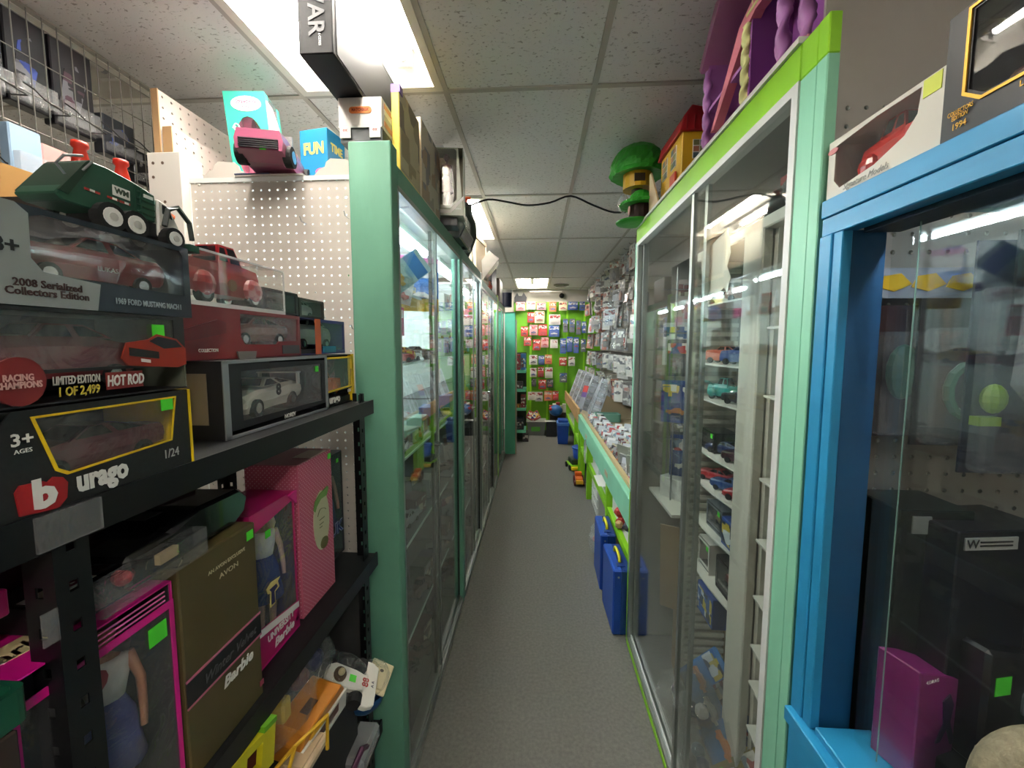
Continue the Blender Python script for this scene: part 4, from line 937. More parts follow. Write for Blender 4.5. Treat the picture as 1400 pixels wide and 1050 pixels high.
t = thing('case_end_panel', 'mint green end panel standing out at the end of the left cases', 'panel', (0, 0, 0))
MB().box(-.46, -.305, 5.86, 5.93, 0, 2.11).build('panel', mat('#58b08e', .5, var=.06), t, bev=.003); MB().box(-.305, -.285, 5.87, 5.96, 0, 2.0).build('metal_frame', mat('#a89a8a', .5, .4), t)
# contents of the left cases
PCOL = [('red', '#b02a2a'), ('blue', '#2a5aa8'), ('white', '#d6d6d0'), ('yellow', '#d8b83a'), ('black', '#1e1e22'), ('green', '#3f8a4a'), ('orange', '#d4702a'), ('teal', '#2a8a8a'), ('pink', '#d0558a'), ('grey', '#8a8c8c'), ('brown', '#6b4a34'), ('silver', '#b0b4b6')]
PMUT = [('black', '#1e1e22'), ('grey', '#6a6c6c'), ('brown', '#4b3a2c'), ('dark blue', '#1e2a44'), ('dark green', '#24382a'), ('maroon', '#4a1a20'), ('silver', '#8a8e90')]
CARST = ['muscle', 'sedan', 'sport', 'pickup', 'racer']
SHN = ['bottom', 'second', 'third', 'fourth', 'fifth', 'top']
prints = [printed(['#b42a2a', '#e0dcd0', '#2a3f80', '#d8b84a'], 30), printed(['#d8d6ce', '#7a8a9a', '#b44a4a', '#e8e4da'], 30), printed(['#2a5a9a', '#d8dce0', '#c8b03a', '#1e2a44'], 30), printed(['#3a3a3e', '#8a8a8a', '#b0a890', '#5a1e1e'], 30)]
cardcols = [mat('#c8c4ba', .4), mat('#a8282a', .4), mat('#2a4f94', .4), mat('#cfcfcf', .4), mat('#d0a83a', .4), mat('#26262a', .4)]
for ci, (a, b, cn) in enumerate(((1.36, 2.34, 'first'), (2.52, 3.28, 'second'), (3.42, 4.66, 'third'), (4.9, 5.76, 'fourth'))):
    for si, z in enumerate((.051, .3805, .8005, 1.1805, 1.5705, 1.8605)):
        y = a + .06; i = 0
        while y < b - .04 and i < 18:
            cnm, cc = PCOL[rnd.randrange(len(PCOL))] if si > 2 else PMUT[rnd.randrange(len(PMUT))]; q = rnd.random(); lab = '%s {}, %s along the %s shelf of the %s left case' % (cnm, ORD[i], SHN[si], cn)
            g = '%s shelf of the %s left case' % (SHN[si], cn)
            if q < .42 or (ci == 0 and si == 4):
                L = rnd.uniform(.12, .16)
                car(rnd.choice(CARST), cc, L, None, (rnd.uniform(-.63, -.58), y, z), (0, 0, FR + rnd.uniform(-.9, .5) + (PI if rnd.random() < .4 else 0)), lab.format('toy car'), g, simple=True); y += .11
            elif q < .75:
                h_ = rnd.uniform(.16, .24); w_ = rnd.uniform(.1, .14)
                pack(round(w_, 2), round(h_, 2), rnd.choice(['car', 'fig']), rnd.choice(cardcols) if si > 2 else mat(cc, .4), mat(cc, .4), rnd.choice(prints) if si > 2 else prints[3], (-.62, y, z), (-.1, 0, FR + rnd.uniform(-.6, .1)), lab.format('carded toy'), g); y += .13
            else:
                w_ = rnd.uniform(.1, .16); h_ = rnd.uniform(.06, .13)
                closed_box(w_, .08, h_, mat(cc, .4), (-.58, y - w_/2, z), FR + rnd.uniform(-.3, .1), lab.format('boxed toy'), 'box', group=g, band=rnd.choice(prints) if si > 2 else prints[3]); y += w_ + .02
            i += 1
# cards hung up inside the first case
for (lab, y, z, w_, h_, cc, bc, tc, ry) in (('blue and yellow carded toy with pink top in the first left case', 1.85, 1.80, .19, .25, '#2f74c0', '#e6dfe0', '#c9c9c2', 0), ('tilted blue-grey carded yellow car hanging by the case light', 1.45, 1.86, .10, .18, '#9cc0c8', '#3a78b8', '#d8a83a', .9),
        ('bright pink carded toy hanging in the first left case', 1.50, 1.68, .085, .11, '#d03a78', '#e8e0e4', '#d0558a', 0), ('white carded red car hanging in the first left case', 1.56, 1.81, .10, .11, '#dcdcd6', '#c8c8c4', '#a83a3a', .2)):
    t = pack(w_, h_, 'car', mat(cc, .4), mat(tc, .4), mat(bc, .4), (-.545, y, z), (0, ry, FR - .95), lab, 'cards hanging in the first left case')
    if cc == '#2f74c0':
        MB().box(-.094, .094, -.0022, -.0009, .0, .06).build('yellow_band', YEL, t); MB().box(-.094, .094, -.0022, -.0009, .226, .248).build('pink_band', mat('#c86aa0', .4), t)
for i in range(3):
    t = thing('wire_rack', ['near', 'middle', 'far'][i] + ' grey wire display rack inside the first left case', 'wire rack', (-.9, 1.5 + .28 * i, 1.57), group='wire racks in the first left case')
    for k in range(5): MB().cyl((0, k * .05, .0), (0, k * .05, .45), .002, n=5).build('upright', SILV, t)
    for k in range(4): MB().cyl((0, 0, .08 + k * .11), (0, .2, .08 + k * .11), .002, n=5).build('crossbar', SILV, t)

# ---------------------------------------------------------------- on top of the left cases
t = thing('truck_box', 'white and grey toy truck carton with an orange logo on the green post', 'box', (-.627, 1.285, 2.285))
w, d, h = .140, .50, .135
MB().box(0, w, 0, d, .045, h).build('upper_carton', mat('#c9c6c0', .5), t, bev=.002); MB().box(.004, w - .004, .003, d, 0, .045).build('lower_carton', mat('#4a4d50', .5), t)
MB().box(.004, w/2 - .001, -.0012, 0, .05, h - .004).build('door_print', mat('#d0cdc7', .5), t); MB().box(w/2 + .001, w - .004, -.0012, 0, .05, h - .004).build('door_print', mat('#d0cdc7', .5), t)
p = MB().prism(rrect(.036, .108, .085, .105, .009), 'y', -.003, -.001).build('orange_logo', mat('#c8743a', .45), t); txt(p, 'MATCHBOX', .014, (.072, -.0036, .095), mat('#7c2e18', .5), bold=.03, sx=.7)
MB().box(.0, w, -.002, 0, .043, .049).build('white_bar', LETW, t)
for x in (.004, .1): q = MB().box(x, x + .035, -.0025, 0, .012, .043).build('white_plate', LETW, t); txt(q, '««', .016, (x + .0175, -.003, .036), RED)
MB().box(w, w + .001, .02, d - .02, .055, h - .01).build('side_print', printed(['#c9c4ba', '#b45a4a', '#9a9a9a', '#d8d4ca'], 14, stretch=(1, .4, 3)), t); MB().box(w - .003, w + .0006, .0, d, 0, .04).build('side_skirt', mat('#3a3c40', .5), t)
for y in (.1, .18, .36): MB().cyl((w - .001, y, .022), (w + .002, y, .022), .018, n=14).build('printed_wheel', mat('#6c7074', .5), t)
t = thing('game_box', 'tall black carton lettered WAR overhanging the white truck carton', 'box', (-.640, 1.10, 2.422))
MB().box(0, .095, 0, .68, 0, .215).build('carton', mat('#0c0c0d', .6, spec=.2), t, bev=.003)
txt(t, 'WAR', .062, (.05, -.002, .118), mat('#202124', .5), rot=(PI/2, PI/2, 0), bold=.02, sx=1.0); txt(t, '6 CORES', .010, (.06, -.002, .035), LETW, rot=(PI/2, PI/2, 0), sx=.8)
MB().box(.0948, .0965, .02, .66, .01, .2).build('side_panel', mat('#101011', .5, spec=.3), t); MB().box(.06, .0955, -.001, .68, .2145, .2165).build('white_edge', LETW, t)
def slim(label, y0, y1, xa, h, spine, front, z=2.232, lean=0.):
    t = thing('toy_box', label, 'box', (xa, y0, z), rot=(0, 0, lean))
    w = XC - .004 - xa
    MB().box(0, w, 0, y1 - y0, 0, h).build('carton', spine, t, bev=.0015); MB().box(w, w + .001, .004, y1 - y0 - .004, .004, h - .004).build('printed_front', front, t)
    return t
t = slim('slim yellow-edged toy box with a purple cap beside the black carton', 1.37, 1.60, -.486, .275, mat('#c9b13c', .45), printed(['#7c6c3a', '#94886a', '#5a4a30', '#a89a70'], 12)); MB().box(-.001, .03, -.001, .03, .25, .276).build('purple_cap', mat('#5c3a8a', .4), t)
slim('beige-edged printed toy box standing on the left case', 1.625, 1.93, -.51, .31, mat('#c2b49c', .5), printed(['#7d7468', '#a89c8c', '#5c5a66', '#8a6c50'], 16))
closed_box(.09, .3, .23, mat('#7c8088', .4), (-.60, 1.80, 2.232), 0, 'grey carton behind the beige-edged box on the left case', 'box')
t = thing('boxed_figure', 'window box with a dark red action figure leaning over the aisle', 'boxed figure', (-.505, 1.965, 2.272), rot=(0, .0, .10))
w, d, h = .15, .11, .315
fm = mat('#8c8f7c', .35, coat=.3)
carton(t, w, d, h, fm); face(t, w, h, [(.012, .05), (.09, .05), (.118, .075), (.118, .30), (.108, .31), (.02, .31), (.012, .30)], fm, PLAS)
MB().box(.004, w - .004, d - .008, d - .004, .003, h - .003).build('backing_card', mat('#6a6046', .5), t)
MB().prism([(0, .012), (.09, .012), (.15, .075), (.15, .09), (.085, .028), (0, .028)], 'y', -.0025, -.001).build('white_stripe', LETW, t)
figure(t, .26, (.065, .05, .045), '#3a0e12', '#4a1416', '#3c1014', '#3a0c10', name='action_figure', long_hair=False)
txt(t, 'LEGENDS', .008, (.12, -.003, .03), LETW)
closed_box(.13, .1, .04, mat('#2a2c2c', .4), (-.52, 1.99, 2.2315), .1, 'dark flat box under the action figure box', 'box')
closed_box(.10, .1, .03, mat('#c9cccf', .3, .3), (-.56, 2.01, 2.59), .05, 'small silvery box above the red action figure', 'box')
t = thing('metal_box', 'grey folded metallic bag on the case top past the action figure', 'bag', (-.52, 2.22, 2.232)); MB().prism([(0, 0), (.10, 0), (.13, .06), (.09, .13), (.02, .12), (-.02, .05)], 'y', 0, .3).build('bag', mat('#5b5d5e', .25, .5, bump=.4, bs=12), t, bev=.006)
t = thing('dark_toy', 'dark green lumpy toy creature with an orange tip on the left case', 'toy figure', (-.485, 2.72, 2.232))
MB().lathe([(.03, 0), (.05, .05), (.075, .13), (.08, .22), (.055, .28), (.05, .33), (.02, .36)], 14, sy=1.0, jit=.12).build('body', mat('#23302a', .5, bump=.6, bs=40), t, smooth=True); MB().tube([(0, 0, .34), (.02, -.03, .37), (.05, -.04, .372)], [.012, .014, .006], 7).build('orange_tip', mat('#d4481a', .4), t)
MB().box(-.04, .06, -.3, -.1, 0, .19).build('wrapped_base', clear(haze=.1, bump=.8, bs=15), t, bev=.01)
t = thing('leaning_board', 'large cream board leaning on top of the left cases', 'board', (-.60, 3.15, 2.215), rot=(0, -.12, 0)); MB().box(0, .012, 0, .75, 0, .40).build('board', mat('#d8cdb8', .6), t)
t = thing('framed_picture', 'framed glossy picture leaning on the left cases', 'picture frame', (-.52, 3.5, 2.215), rot=(0, -.05, -.12))
MB().ring(rrect(0, .45, 0, .4), rrect(.03, .42, .03, .37), 0, .02).xf(Matrix.Rotation(PI/2, 4, 'Z')).build('frame', mat('#d6c9ae', .5), t); MB().box(-.014, -.01, .03, .42, .03, .37).build('picture', mat('#a89a86', .2), t)
t = thing('tilted_box', 'grey printed carton tilted on edge over the left cases', 'box', (-.50, 3.75, 2.24), rot=(0, math.radians(38), .1)); MB().box(-.12, .0, 0, .28, 0, .25).build('carton', mat('#77736d', .5, var=.1, vs=20), t, bev=.003); MB().box(0, .001, .02, .26, .02, .23).build('printed_side', printed(['#77736d', '#8d8981', '#5f5c58'], 25), t)
closed_box(.5, .13, .33, mat('#1a1817', .5), (-.47, 4.25, 2.19), FR, 'black carton standing on the third left case', 'box')
closed_box(.4, .10, .28, mat('#5a4c42', .5), (-.45, 4.95, 2.172), FR, 'brown carton standing on the fourth left case', 'box')
t = thing('red_toy', 'small red toy on the edge of the third left case', 'toy', (-.475, 4.05, 2.192)); MB().ball((0, 0, .03), .035, .04, .03, 10, 7).build('body', mat('#c05a4a', .5), t, smooth=True); MB().ball((.0, -.02, .065), .02, n=8, m=6).build('head', mat('#d88a7a', .5), t, smooth=True)
t = thing('blue_tin', 'dark blue tin with a white lid at the end of the left cases', 'tin', (-.42, 5.75, 2.17)); MB().lathe([(.07, 0), (.07, .2)], 18).build('can', mat('#1e2a4a', .35), t); MB().lathe([(.073, .2), (.073, .24), (.05, .25)], 18).build('lid', WHITE, t)
t = thing('bat_shape', 'black bat-wing shaped cut-out on the back wall', 'wall decoration', (-.30, 7.545, 2.41)); MB().prism([(-.1, 0), (.1, 0), (.12, .1), (.06, .2), (.03, .13), (-.03, .13), (-.06, .19), (-.11, .1)], 'y', 0, .02).build('cut_out', mat('#2a2c30', .5), t)

# ---------------------------------------------------------------- right display case
XR = .513
t = thing('display_case', 'right display case with lime top rail and sliding glass doors', 'display case', (0, 0, 0))
ya, yb, zt = .86, 2.12, 2.235
MB().box(XR, XR + .022, .783, .811, 0, 2.165).build('post', MINT, t, bev=.002); MB().box(XR + .001, XR + .03, .8115, .86, .0, 2.165).build('post_board', MINT, t, bev=.002)
MB().box(XR, XR + .022, .783, .811, 2.165, zt).build('post_cap', LIME, t, bev=.002); MB().box(XR + .001, XR + .03, .8115, .86, 2.165, zt).build('post_cap', LIME, t, bev=.002)
MB().box(XR, XR + .03, .8115, .861, 0, .10).build('post_foot', LIME, t)
MB().box(XR, XR + .04, .86, yb + .02, 2.165, zt).build('top_rail', LIME, t, bev=.002); MB().box(XR - .006, XR + .04, .86, yb + .02, zt, zt + .012).build('white_lip', WHITE, t)
MB().box(XR, XR + .035, yb, yb + .03, .85, 2.165).build('far_post', MINT, t); MB().box(XR, XR + .035, yb, yb + .03, 0, .85).build('far_post_foot', LIME, t)
WF = mat('#d5d6d2', .45)
MB().box(XR - .002, XR + .034, .86, yb, 2.145, 2.165).build('frame_top', WF, t); MB().box(XR - .002, XR + .034, .86, .88, .05, 2.145).build('frame_side', WF, t); MB().box(XR - .002, XR + .034, yb - .028, yb, .05, 2.145).build('frame_side', ALU, t)
MB().box(XR - .004, XR + .04, .86, yb, .0, .025).build('bottom_rail', LIME, t); MB().box(XR - .002, XR + .04, .86, yb, .025, .05).build('bottom_track', ALU, t); MB().box(XR + .012, XR + .018, .86, yb, .05, .065).build('track_rib', WF, t)
for i, (a, b) in enumerate(((.88, 1.40), (1.33, 2.072))):
    x = XR + .010 + .016 * i
    pn = MB().box(x - .002, x + .002, a, b, .055, 2.14).build('door', GLASS, t)
    for yy in (a, b): MB().box(x - .006, x + .006, yy - .010, yy + .010, .05, 2.145).build('door_edge', ALU, pn)
    if i == 1:
        MB().box(x - .012, x - .002, 1.47, 1.51, 1.33, 1.342).build('lock', CHROME, pn); MB().box(x - .02, x - .002, 1.475, 1.495, 1.342, 1.352).build('lock_bar', CHROME, pn)
XB = 1.30
MB().box(XR + .04, XB, .86, yb, zt - .03, zt - .015).build('roof', mat('#8a8a84', .6), t); MB().box(XB, XB + .01, .86, yb + .03, 0, zt).build('back_panel', mat('#b9b7ae', .6), t)
MB().box(XR + .035, XB, yb + .005, yb + .02, 0, zt).build('far_side', mat('#9c9a92', .6), t); MB().box(XR + .04, XB, .86, yb, 0, .05).build('base', mat('#6b6b66', .7), t)
# pegboard end panel shared with the blue case
t = thing('pegboard', 'grey-white pegboard end panel rising above the blue case', 'pegboard', (XR + .032, .845, .72))
pegboard(.75, 1.40, .0345, .0045).build('board', mat('#a09a92', .6), t); MB().box(0, .75, 0, .006, 1.40, 1.93).build('plain_board', mat('#a09a92', .6), t)
for z in (1.425, 1.475, 1.62): MB().ball((.012, -.001, z), .004, .003, .004, 8, 6).build('screw', mat('#7a756e', .4, .5), t)

# white plastic model-car tower with ribbed uprights inside the right case
t = thing('display_tower', 'white display tower with ribbed uprights and shelves inside the right case', 'display stand', (0, 0, 0))
TW = mat('#cfccc0', .5); XF = .66; XK = .92
MB().box(XK, XK + .01, .90, 1.72, .06, 2.0).build('back_panel', mat('#bdbab0', .5), t)
for (y0, y1, nm) in ((1.235, 1.345, 'front_post'), (.875, .90, 'front_post')):
    MB().box(XF, XF + .03, y0, y1, .06, 2.02).build(nm, TW, t, bev=.004)
    MB().box(XF + .03, XK, y1 - .02, y1, .06, 2.02).build('divider', TW, t)
MB().box(XF, XK, .88, 1.72, 1.985, 2.02).build('cornice', TW, t, bev=.004)
for (yy, rib_n, x0, x1) in ((1.70, 52, XF, XF + .17), (1.325 - .105, 52, XF + .055, XF + .12)):
    up = MB().box(x0 - .02, x0, yy, yy + .02, .06, 1.985).build('upright', TW, t)
    bk = MB().box(x0, x1, yy + .012, yy + .016, .06, 1.985).build('upright_back', mat('#b3b0a6', .5), t)
    for k in range(rib_n): MB().box(x0, x1, yy, yy + .014, .075 + k * .0365, .092 + k * .0365).build('rib', TW, bk)
def curved_shelf(y0, y1, z, bow):
    n = 10; pts = [(XF + .005 - bow * math.sin(PI * i / n) * .0 + .0, y0 + (y1 - y0) * i / n) for i in range(n + 1)]
    poly = [(XF + .01 - bow * math.sin(PI * i / n), y0 + (y1 - y0) * i / n) for i in range(n + 1)]
    return MB().prism([(XK, y0)] + [(p[0], p[1]) for p in poly] + [(XK, y1)], 'z', z - .006, z)
zsh = (1.74, 1.585, 1.475, 1.30, 1.235, 1.085, .90, .72)
zsh = (1.80, 1.575, 1.435, 1.225, 1.095, .93, .73)
for z in zsh: curved_shelf(1.35, 1.695, z, .012).build('shelf', mat('#d9d6cc', .5), t)
for z in (1.70, 1.50, 1.25, 1.06, .88, .72, .6, .45): curved_shelf(.905, 1.21, z, .012).build('shelf', mat('#d9d6cc', .5), t)

# model cars and boxes on the tower
tcars = [(1.5755, 1.47, 'sedan', '#26407c', 'dark blue vintage toy car on the tower shelf below the top'), (1.5755, 1.60, 'sedan', '#b04a26', 'orange and yellow toy car beside the dark blue vintage car'),
         (1.4355, 1.44, 'muscle', '#1c1d20', 'black toy car with white stripe at the shelf post'), (1.4355, 1.57, 'pickup', '#2f8a80', 'teal toy car with raised hood on the tower'), (1.2255, 1.42, 'muscle', '#3a1a1e', 'dark maroon toy car on the middle tower shelf'),
         (1.2255, 1.56, 'sport', '#22305a', 'navy toy car on the middle tower shelf'), (1.0955, 1.40, 'sport', '#9c1a22', 'red toy car at the near end of the lower tower shelf'), (1.0955, 1.50, 'muscle', '#24457a', 'blue toy car behind the red one on the tower'), (1.0955, 1.62, 'muscle', '#a02028', 'red toy car at the far end of the lower tower shelf'),
         (1.8005, 1.45, 'sedan', '#8a5a4a', 'tan toy car on the top tower shelf'), (1.8005, 1.60, 'sport', '#c8c4ba', 'white toy car on the top tower shelf')]
for z, y, st, c, lab in tcars: car(st, c, .15, None, (.735, y, z), (0, 0, FL + .55), lab, 'model cars on the display tower', simple=True)
t = thing('open_hood', 'teal raised hood of the toy car on the tower', 'toy part', (.70, 1.60, 1.485), rot=(0, .6, 0)); MB().box(-.03, .03, 0, .06, 0, .004).build('hood', mat('#2f8a80', .3), t)
for i, (z, y, w, h, m, st, cc, lab) in enumerate(((.9305, 1.48, .10, .09, mat('#3c3f44', .3), 'sport', '#c9b14a', 'clear-fronted box with a yellow car on the tower'), (.9305, 1.60, .13, .10, mat('#6a6f74', .3), 'muscle', '#a8a37c', 'grey window box standing behind the yellow boxed car'),
        (.7305, 1.50, .14, .125, mat('#1b1c20', .3), 'sedan', '#b03a26', 'black window box with an orange car on the bottom tower shelf'), (.7305, 1.66, .10, .125, mat('#d0cec6', .4), 'muscle', '#8a2a2a', 'white-edged window box at the far end of the bottom tower shelf'), (1.2255, 1.68, .12, .08, mat('#20262a', .3), 'sport', '#3a4a52', 'dark window box at the far end of the middle tower shelf'))):
    windowbox(w, .09, h, m, (.69, y, z), FL, lab, st, cc, inner=mat('#56584e', .5), stick=(.8, .8), group='boxed cars on the display tower')
bl = mat('#1c3f8c', .4)
closed_box(.09, .1, .10, bl, (.675, 1.44, .9305), FL, 'blue box at the post on the tower shelf', 'box', band=prints[2]); closed_box(.14, .1, .12, bl, (.675, 1.62, .56), FL, 'blue box on the floor of the tower', 'box', band=prints[2])
for k, (z, y, st, c, lab) in enumerate(((1.5005, 1.02, 'sedan', '#b8b4a8', 'cream toy car on the near tower bay upper shelf'), (1.2505, 1.0, 'muscle', '#6a2a20', 'brown toy car in the near tower bay'), (1.0605, 1.02, 'sport', '#8a8a86', 'grey toy car in the near tower bay'), (.8805, 1.04, 'sport', '#d0561c', 'orange toy car in the near tower bay'), (.7205, 1.02, 'muscle', '#2a2a2e', 'black toy car in the near tower bay'), (1.7005, 1.03, 'sedan', '#25508a', 'blue toy car on the top shelf of the near tower bay'))):
    car(st, c, .14, None, (.76, y, z), (0, 0, FL), lab, 'model cars in the near tower bay', simple=True)
t = thing('taped_paper', 'torn white paper sheet taped inside the right case glass', 'paper', (0, 0, 0)); MB().prism([(1.405, 1.945), (1.22, 1.985), (1.195, 1.91), (1.215, 1.875), (1.19, 1.84), (1.21, 1.80), (1.23, 1.815), (1.38, 1.775)], 'x', .552, .553).build('sheet', mat('#cfc8ba', .7), t)
t = thing('wire_stand', 'grey wire stand holding the carded toys in the right case', 'stand', (.70, 1.88, .90))
for x in (-.05, .05): MB().cyl((x, .03, 0), (x, .03, 1.1), .004, n=6).build('rod', SILV, t)
for z in (.3, .55, .8, 1.0): MB().cyl((-.12, .03, z), (.12, .03, z), .003, n=6).build('crossbar', SILV, t)
# stuff on the tower and in the far half of the right case
t = thing('storage_bags', 'dark helmet-like toys heaped on top of the display tower', 'toy heap', (.74, 1.12, 2.022)); MB().ball((0, 0, .05), .08, .11, .06, 14, 9, jit=.06).ball((.0, .17, .04), .07, .1, .05, 12, 8, jit=.06).build('heap', mat('#1f2420', .4), t, smooth=True); MB().box(-.06, -.05, .02, .08, .07, .09).build('red_flag', mat('#b0302c', .5), t)
for i, (y, z, w, h, cc, tc, lab) in enumerate(((1.895, 1.28, .14, .20, '#2a4a8c', '#c8803a', 'blue carded toy low on the far side of the right case'), (1.895, 1.02, .14, .20, '#1f3f7c', '#d8d4c8', 'blue carded white car in the far half of the right case'), (1.93, 1.55, .12, .2, '#b8bcc0', '#8a5a4a', 'pale carded toy high in the far half of the right case'), (1.93, 1.75, .12, .2, '#a89a94', '#b04040', 'pinkish carded toy at the top of the right case'), (1.895, 1.50, .1, .17, '#3a3e46', '#7a7a80', 'dark carded figure in the right case'), (1.95, 1.2, .12, .2, '#5c5a50', '#8a8470', 'drab carded toy in the far corner of the right case'))):
    pack(w, h, 'fig' if i in (2, 3, 4) else 'car', mat(cc, .4), mat(tc, .4), prints[i % 4], (.66 + .05*(i % 2), y, z), (0, 0, -.45), lab, 'cards in the far half of the right case')
closed_box(.24, .12, .10, mat('#c9c7c0', .5), (.62, 1.98, .90), FL + .6, 'white box on the shelf in the far half of the right case', 'box')
t = thing('inner_shelf', 'grey shelf board in the far half of the right case', 'shelf', (0, 0, 0)); MB().box(.60, 1.28, 1.74, 2.09, .885, .899).build('board', TW, t)
t = thing('cardboard_sheet', 'brown cardboard sheet standing in the far half of the right case', 'cardboard', (.60, 1.86, .40), rot=(.1, 0, -.5)); MB().box(0, .20, 0, .006, 0, .42).build('sheet', mat('#9c8464', .7), t)
closed_box(.20, .16, .34, mat('#8a7458', .7), (.66, 1.78, .051), -.2, 'brown carton on the floor of the right case', 'carton')
for i, (x, y, z, r, c, lab) in enumerate(((.62, 1.62, .12, .10, '#8a9298', 'clear bag of parts on the floor by the far door'), (.60, 1.42, .30, .09, '#9aa4a8', 'clear bag with silver pieces in the right case'), (.62, 1.36, .12, .10, '#6a7a88', 'clear bag with blue pieces low in the right case'))):
    t = thing('plastic_bag', lab, 'bag', (x, y, z + .04)); MB().ball((0, 0, 0), r, r, r*.8, 14, 9, jit=.14).build('bag', clear(haze=.09, bump=.9, bs=25), t)
    for k in range(4): MB().ball((rnd.uniform(-.05, .05), rnd.uniform(-.05, .05), rnd.uniform(-.05, .02)), .025, n=8, m=6).build('piece', mat([c, '#2a3a5a', '#b0b4b8', '#5a5a5e'][k], .4), t)
for i in range(6):
    t = pack(.13, .22, 'long', mat(['#3a70b0', '#356aa8', '#3f78b8', '#8a7c3a', '#8c8440', '#6f6c38'][i], .4), mat(['#c87a3a', '#b8c4cc'][i % 2], .4), prints[(i + 2) % 4], (.60 + .008*i, 1.50 - .085*i, .30 - .045*i), (-.35, .55, FL + .25), ['topmost blue', 'second blue', 'third blue', 'upper olive', 'middle olive', 'lowest olive'][i] + ' carded toy sliding down in the right case', 'cards sliding down in the right case')
    MB().box(-.05, -.028, -.028, -.0265, .05, .072).build('price_sticker', STICK, t) if i > 2 else None
t = thing('storage_crate', 'dark grey plastic crate on the floor of the right case', 'crate', (.56, .90, .051)); CR = mat('#3a4246', .5)
MB().box(0, .10, 0, .28, 0, .22).build('body', CR, t, bev=.01)
for y in (.06, .13, .20): MB().box(-.004, .10, y, y + .02, .02, .2).build('rib', CR, t)
MB().box(-.006, .104, -.01, .29, .21, .235).build('rim', CR, t, bev=.004)

# ---------------------------------------------------------------- on top of the right case
TZ = zt + .012
t = thing('toy_castle', 'pink and purple toy castle with twisted columns on the right case', 'toy castle', (.545, .88, TZ))
PUR = mat('#8a4a94', .45); LIL = mat('#b478b8', .45); PKB = mat('#d08a98', .5); CRM = mat('#d8d890', .5)
MB().box(-.01, .30, 0, .52, 0, .02).build('base', PKB, t, bev=.002)
for k in range(14): MB().box(-.013, -.0095, .004 + k*.037, .036 + k*.037, .002, .018).build('base_brick', mat('#c87c8c', .5), t)
MB().box(.10, .12, 0, .52, .02, .40).build('back_wall', PUR, t); MB().box(.0, .12, .50, .52, .02, .30).build('side_wall', LIL, t); MB().box(.0, .12, .24, .25, .02, .36).build('inner_wall', PUR, t); MB().box(.0, .12, .25, .50, .14, .15).build('floor_slab', LIL, t)
def twist(x, y, z0, z1, r, m, nm):
    n = 30; vs = []; fs = []; K = 8
    for i in range(n + 1):
        a = i / n
        for k in range(K):
            rr = r * (1 + .28 * (1 if k % 4 < 2 else -1)); an = 2*PI*k/K + a * 14
            vs.append((x + rr*math.cos(an), y + rr*math.sin(an), z0 + (z1 - z0)*a))
    for i in range(n): fs += [(i*K+k, i*K+(k+1) % K, (i+1)*K+(k+1) % K, (i+1)*K+k) for k in range(K)]
    MB().add(vs, fs).build(nm, m, t, smooth=True)
twist(.0, .505, .02, .27, .011, LIL, 'column'); twist(.0, .26, .02, .23, .012, CRM, 'column'); twist(.0, .10, .02, .34, .013, LIL, 'column'); twist(.0, .02, .02, .34, .013, LIL, 'column')
MB().prism([(.515, .27), (.53, .29), (.40, .44), (.24, .40), (.24, .38), (.38, .41)], 'x', -.02, .13).build('roof', mat('#c48aac', .5), t)
MB().prism([(.26, .22), (.44, .06), (.46, .06), (.30, .25), (.24, .27), (.10, .24), (.10, .22), (.22, .235)], 'x', -.005, .02).build('pink_arch', mat('#d27a88', .5), t)
for k in range(6): MB().tube([(.0, .10 + .027*k, .25), (-.01, .10 + .027*k, .30)], .004, 5).build('balcony_bar', CRM, t)
MB().tube([(-.012, .09, .30), (-.012, .26, .305)], .006, 6).build('balcony_rail', CRM, t); MB().tube([(-.002, .09, .245), (-.002, .26, .25)], .006, 6).build('balcony_rail', CRM, t)
for y, z in ((.44, .24), (.40, .06)): MB().cyl((.098, y, z), (.1, y, z), .014, n=12).build('round_print', mat('#c4a0c8', .5), t)
MB().box(.02, .06, .36, .44, .02, .07).build('white_furniture', mat('#d8c8d0', .5), t, bev=.005); MB().ball((.04, .33, .17), .022, .02, .025, 8, 6).build('teal_toy', mat('#8ac0c0', .5), t)
t = thing('toy_house', 'yellow toy house with red roof between the castle and the green trees', 'toy house', (.56, 1.65, TZ))
YW = mat('#d2a41c', .45); RR = mat('#a81c22', .4); HX, HY, HZ = .22, .26, .225
MB().box(0, HX, 0, HY, 0, HZ).build('walls', YW, t, bev=.003)
MB().prism([(-.015, HZ - .005), (HX + .015, HZ - .005), (HX + .0, HZ + .05), (.03, HZ + .09), (-.0, HZ + .05)], 'y', -.012, HY + .012).build('roof', RR, t, bev=.003)
for i in range(7): MB().box(.01 + .03*i, .014 + .03*i, -.0145, -.012, HZ, HZ + .05).build('roof_rib', mat('#8f161c', .4), t)
def hwin(a, b, z0, z1, side):
    if side == 'n': f = MB().box(a, b, -.003, 0, z0, z1).build('window', WHITE, t)
    else: f = MB().box(-.003, 0, a, b, z0, z1).build('window', WHITE, t)
    for i in range(2):
        for j in range(3):
            w_ = (b - a) / 2; h_ = (z1 - z0) / 3; u = a + i*w_; v = z0 + j*h_
            if side == 'n': MB().box(u + .002, u + w_ - .002, -.0042, -.003, v + .002, v + h_ - .002).build('pane', mat(['#5a6a70', '#a86a50', '#7a7a50'][(i+j) % 3], .3), f)
            else: MB().box(-.0042, -.003, u + .002, u + w_ - .002, v + .002, v + h_ - .002).build('pane', mat(['#5a6a70', '#8a8a60', '#a8785a'][(i+j) % 3], .3), f)
hwin(.04, .09, .12, .19, 'n'); hwin(.04, .09, .02, .09, 'n'); hwin(.14, .19, .12, .19, 'n'); hwin(.06, .12, .12, .2, 'x'); hwin(.17, .23, .12, .2, 'x')
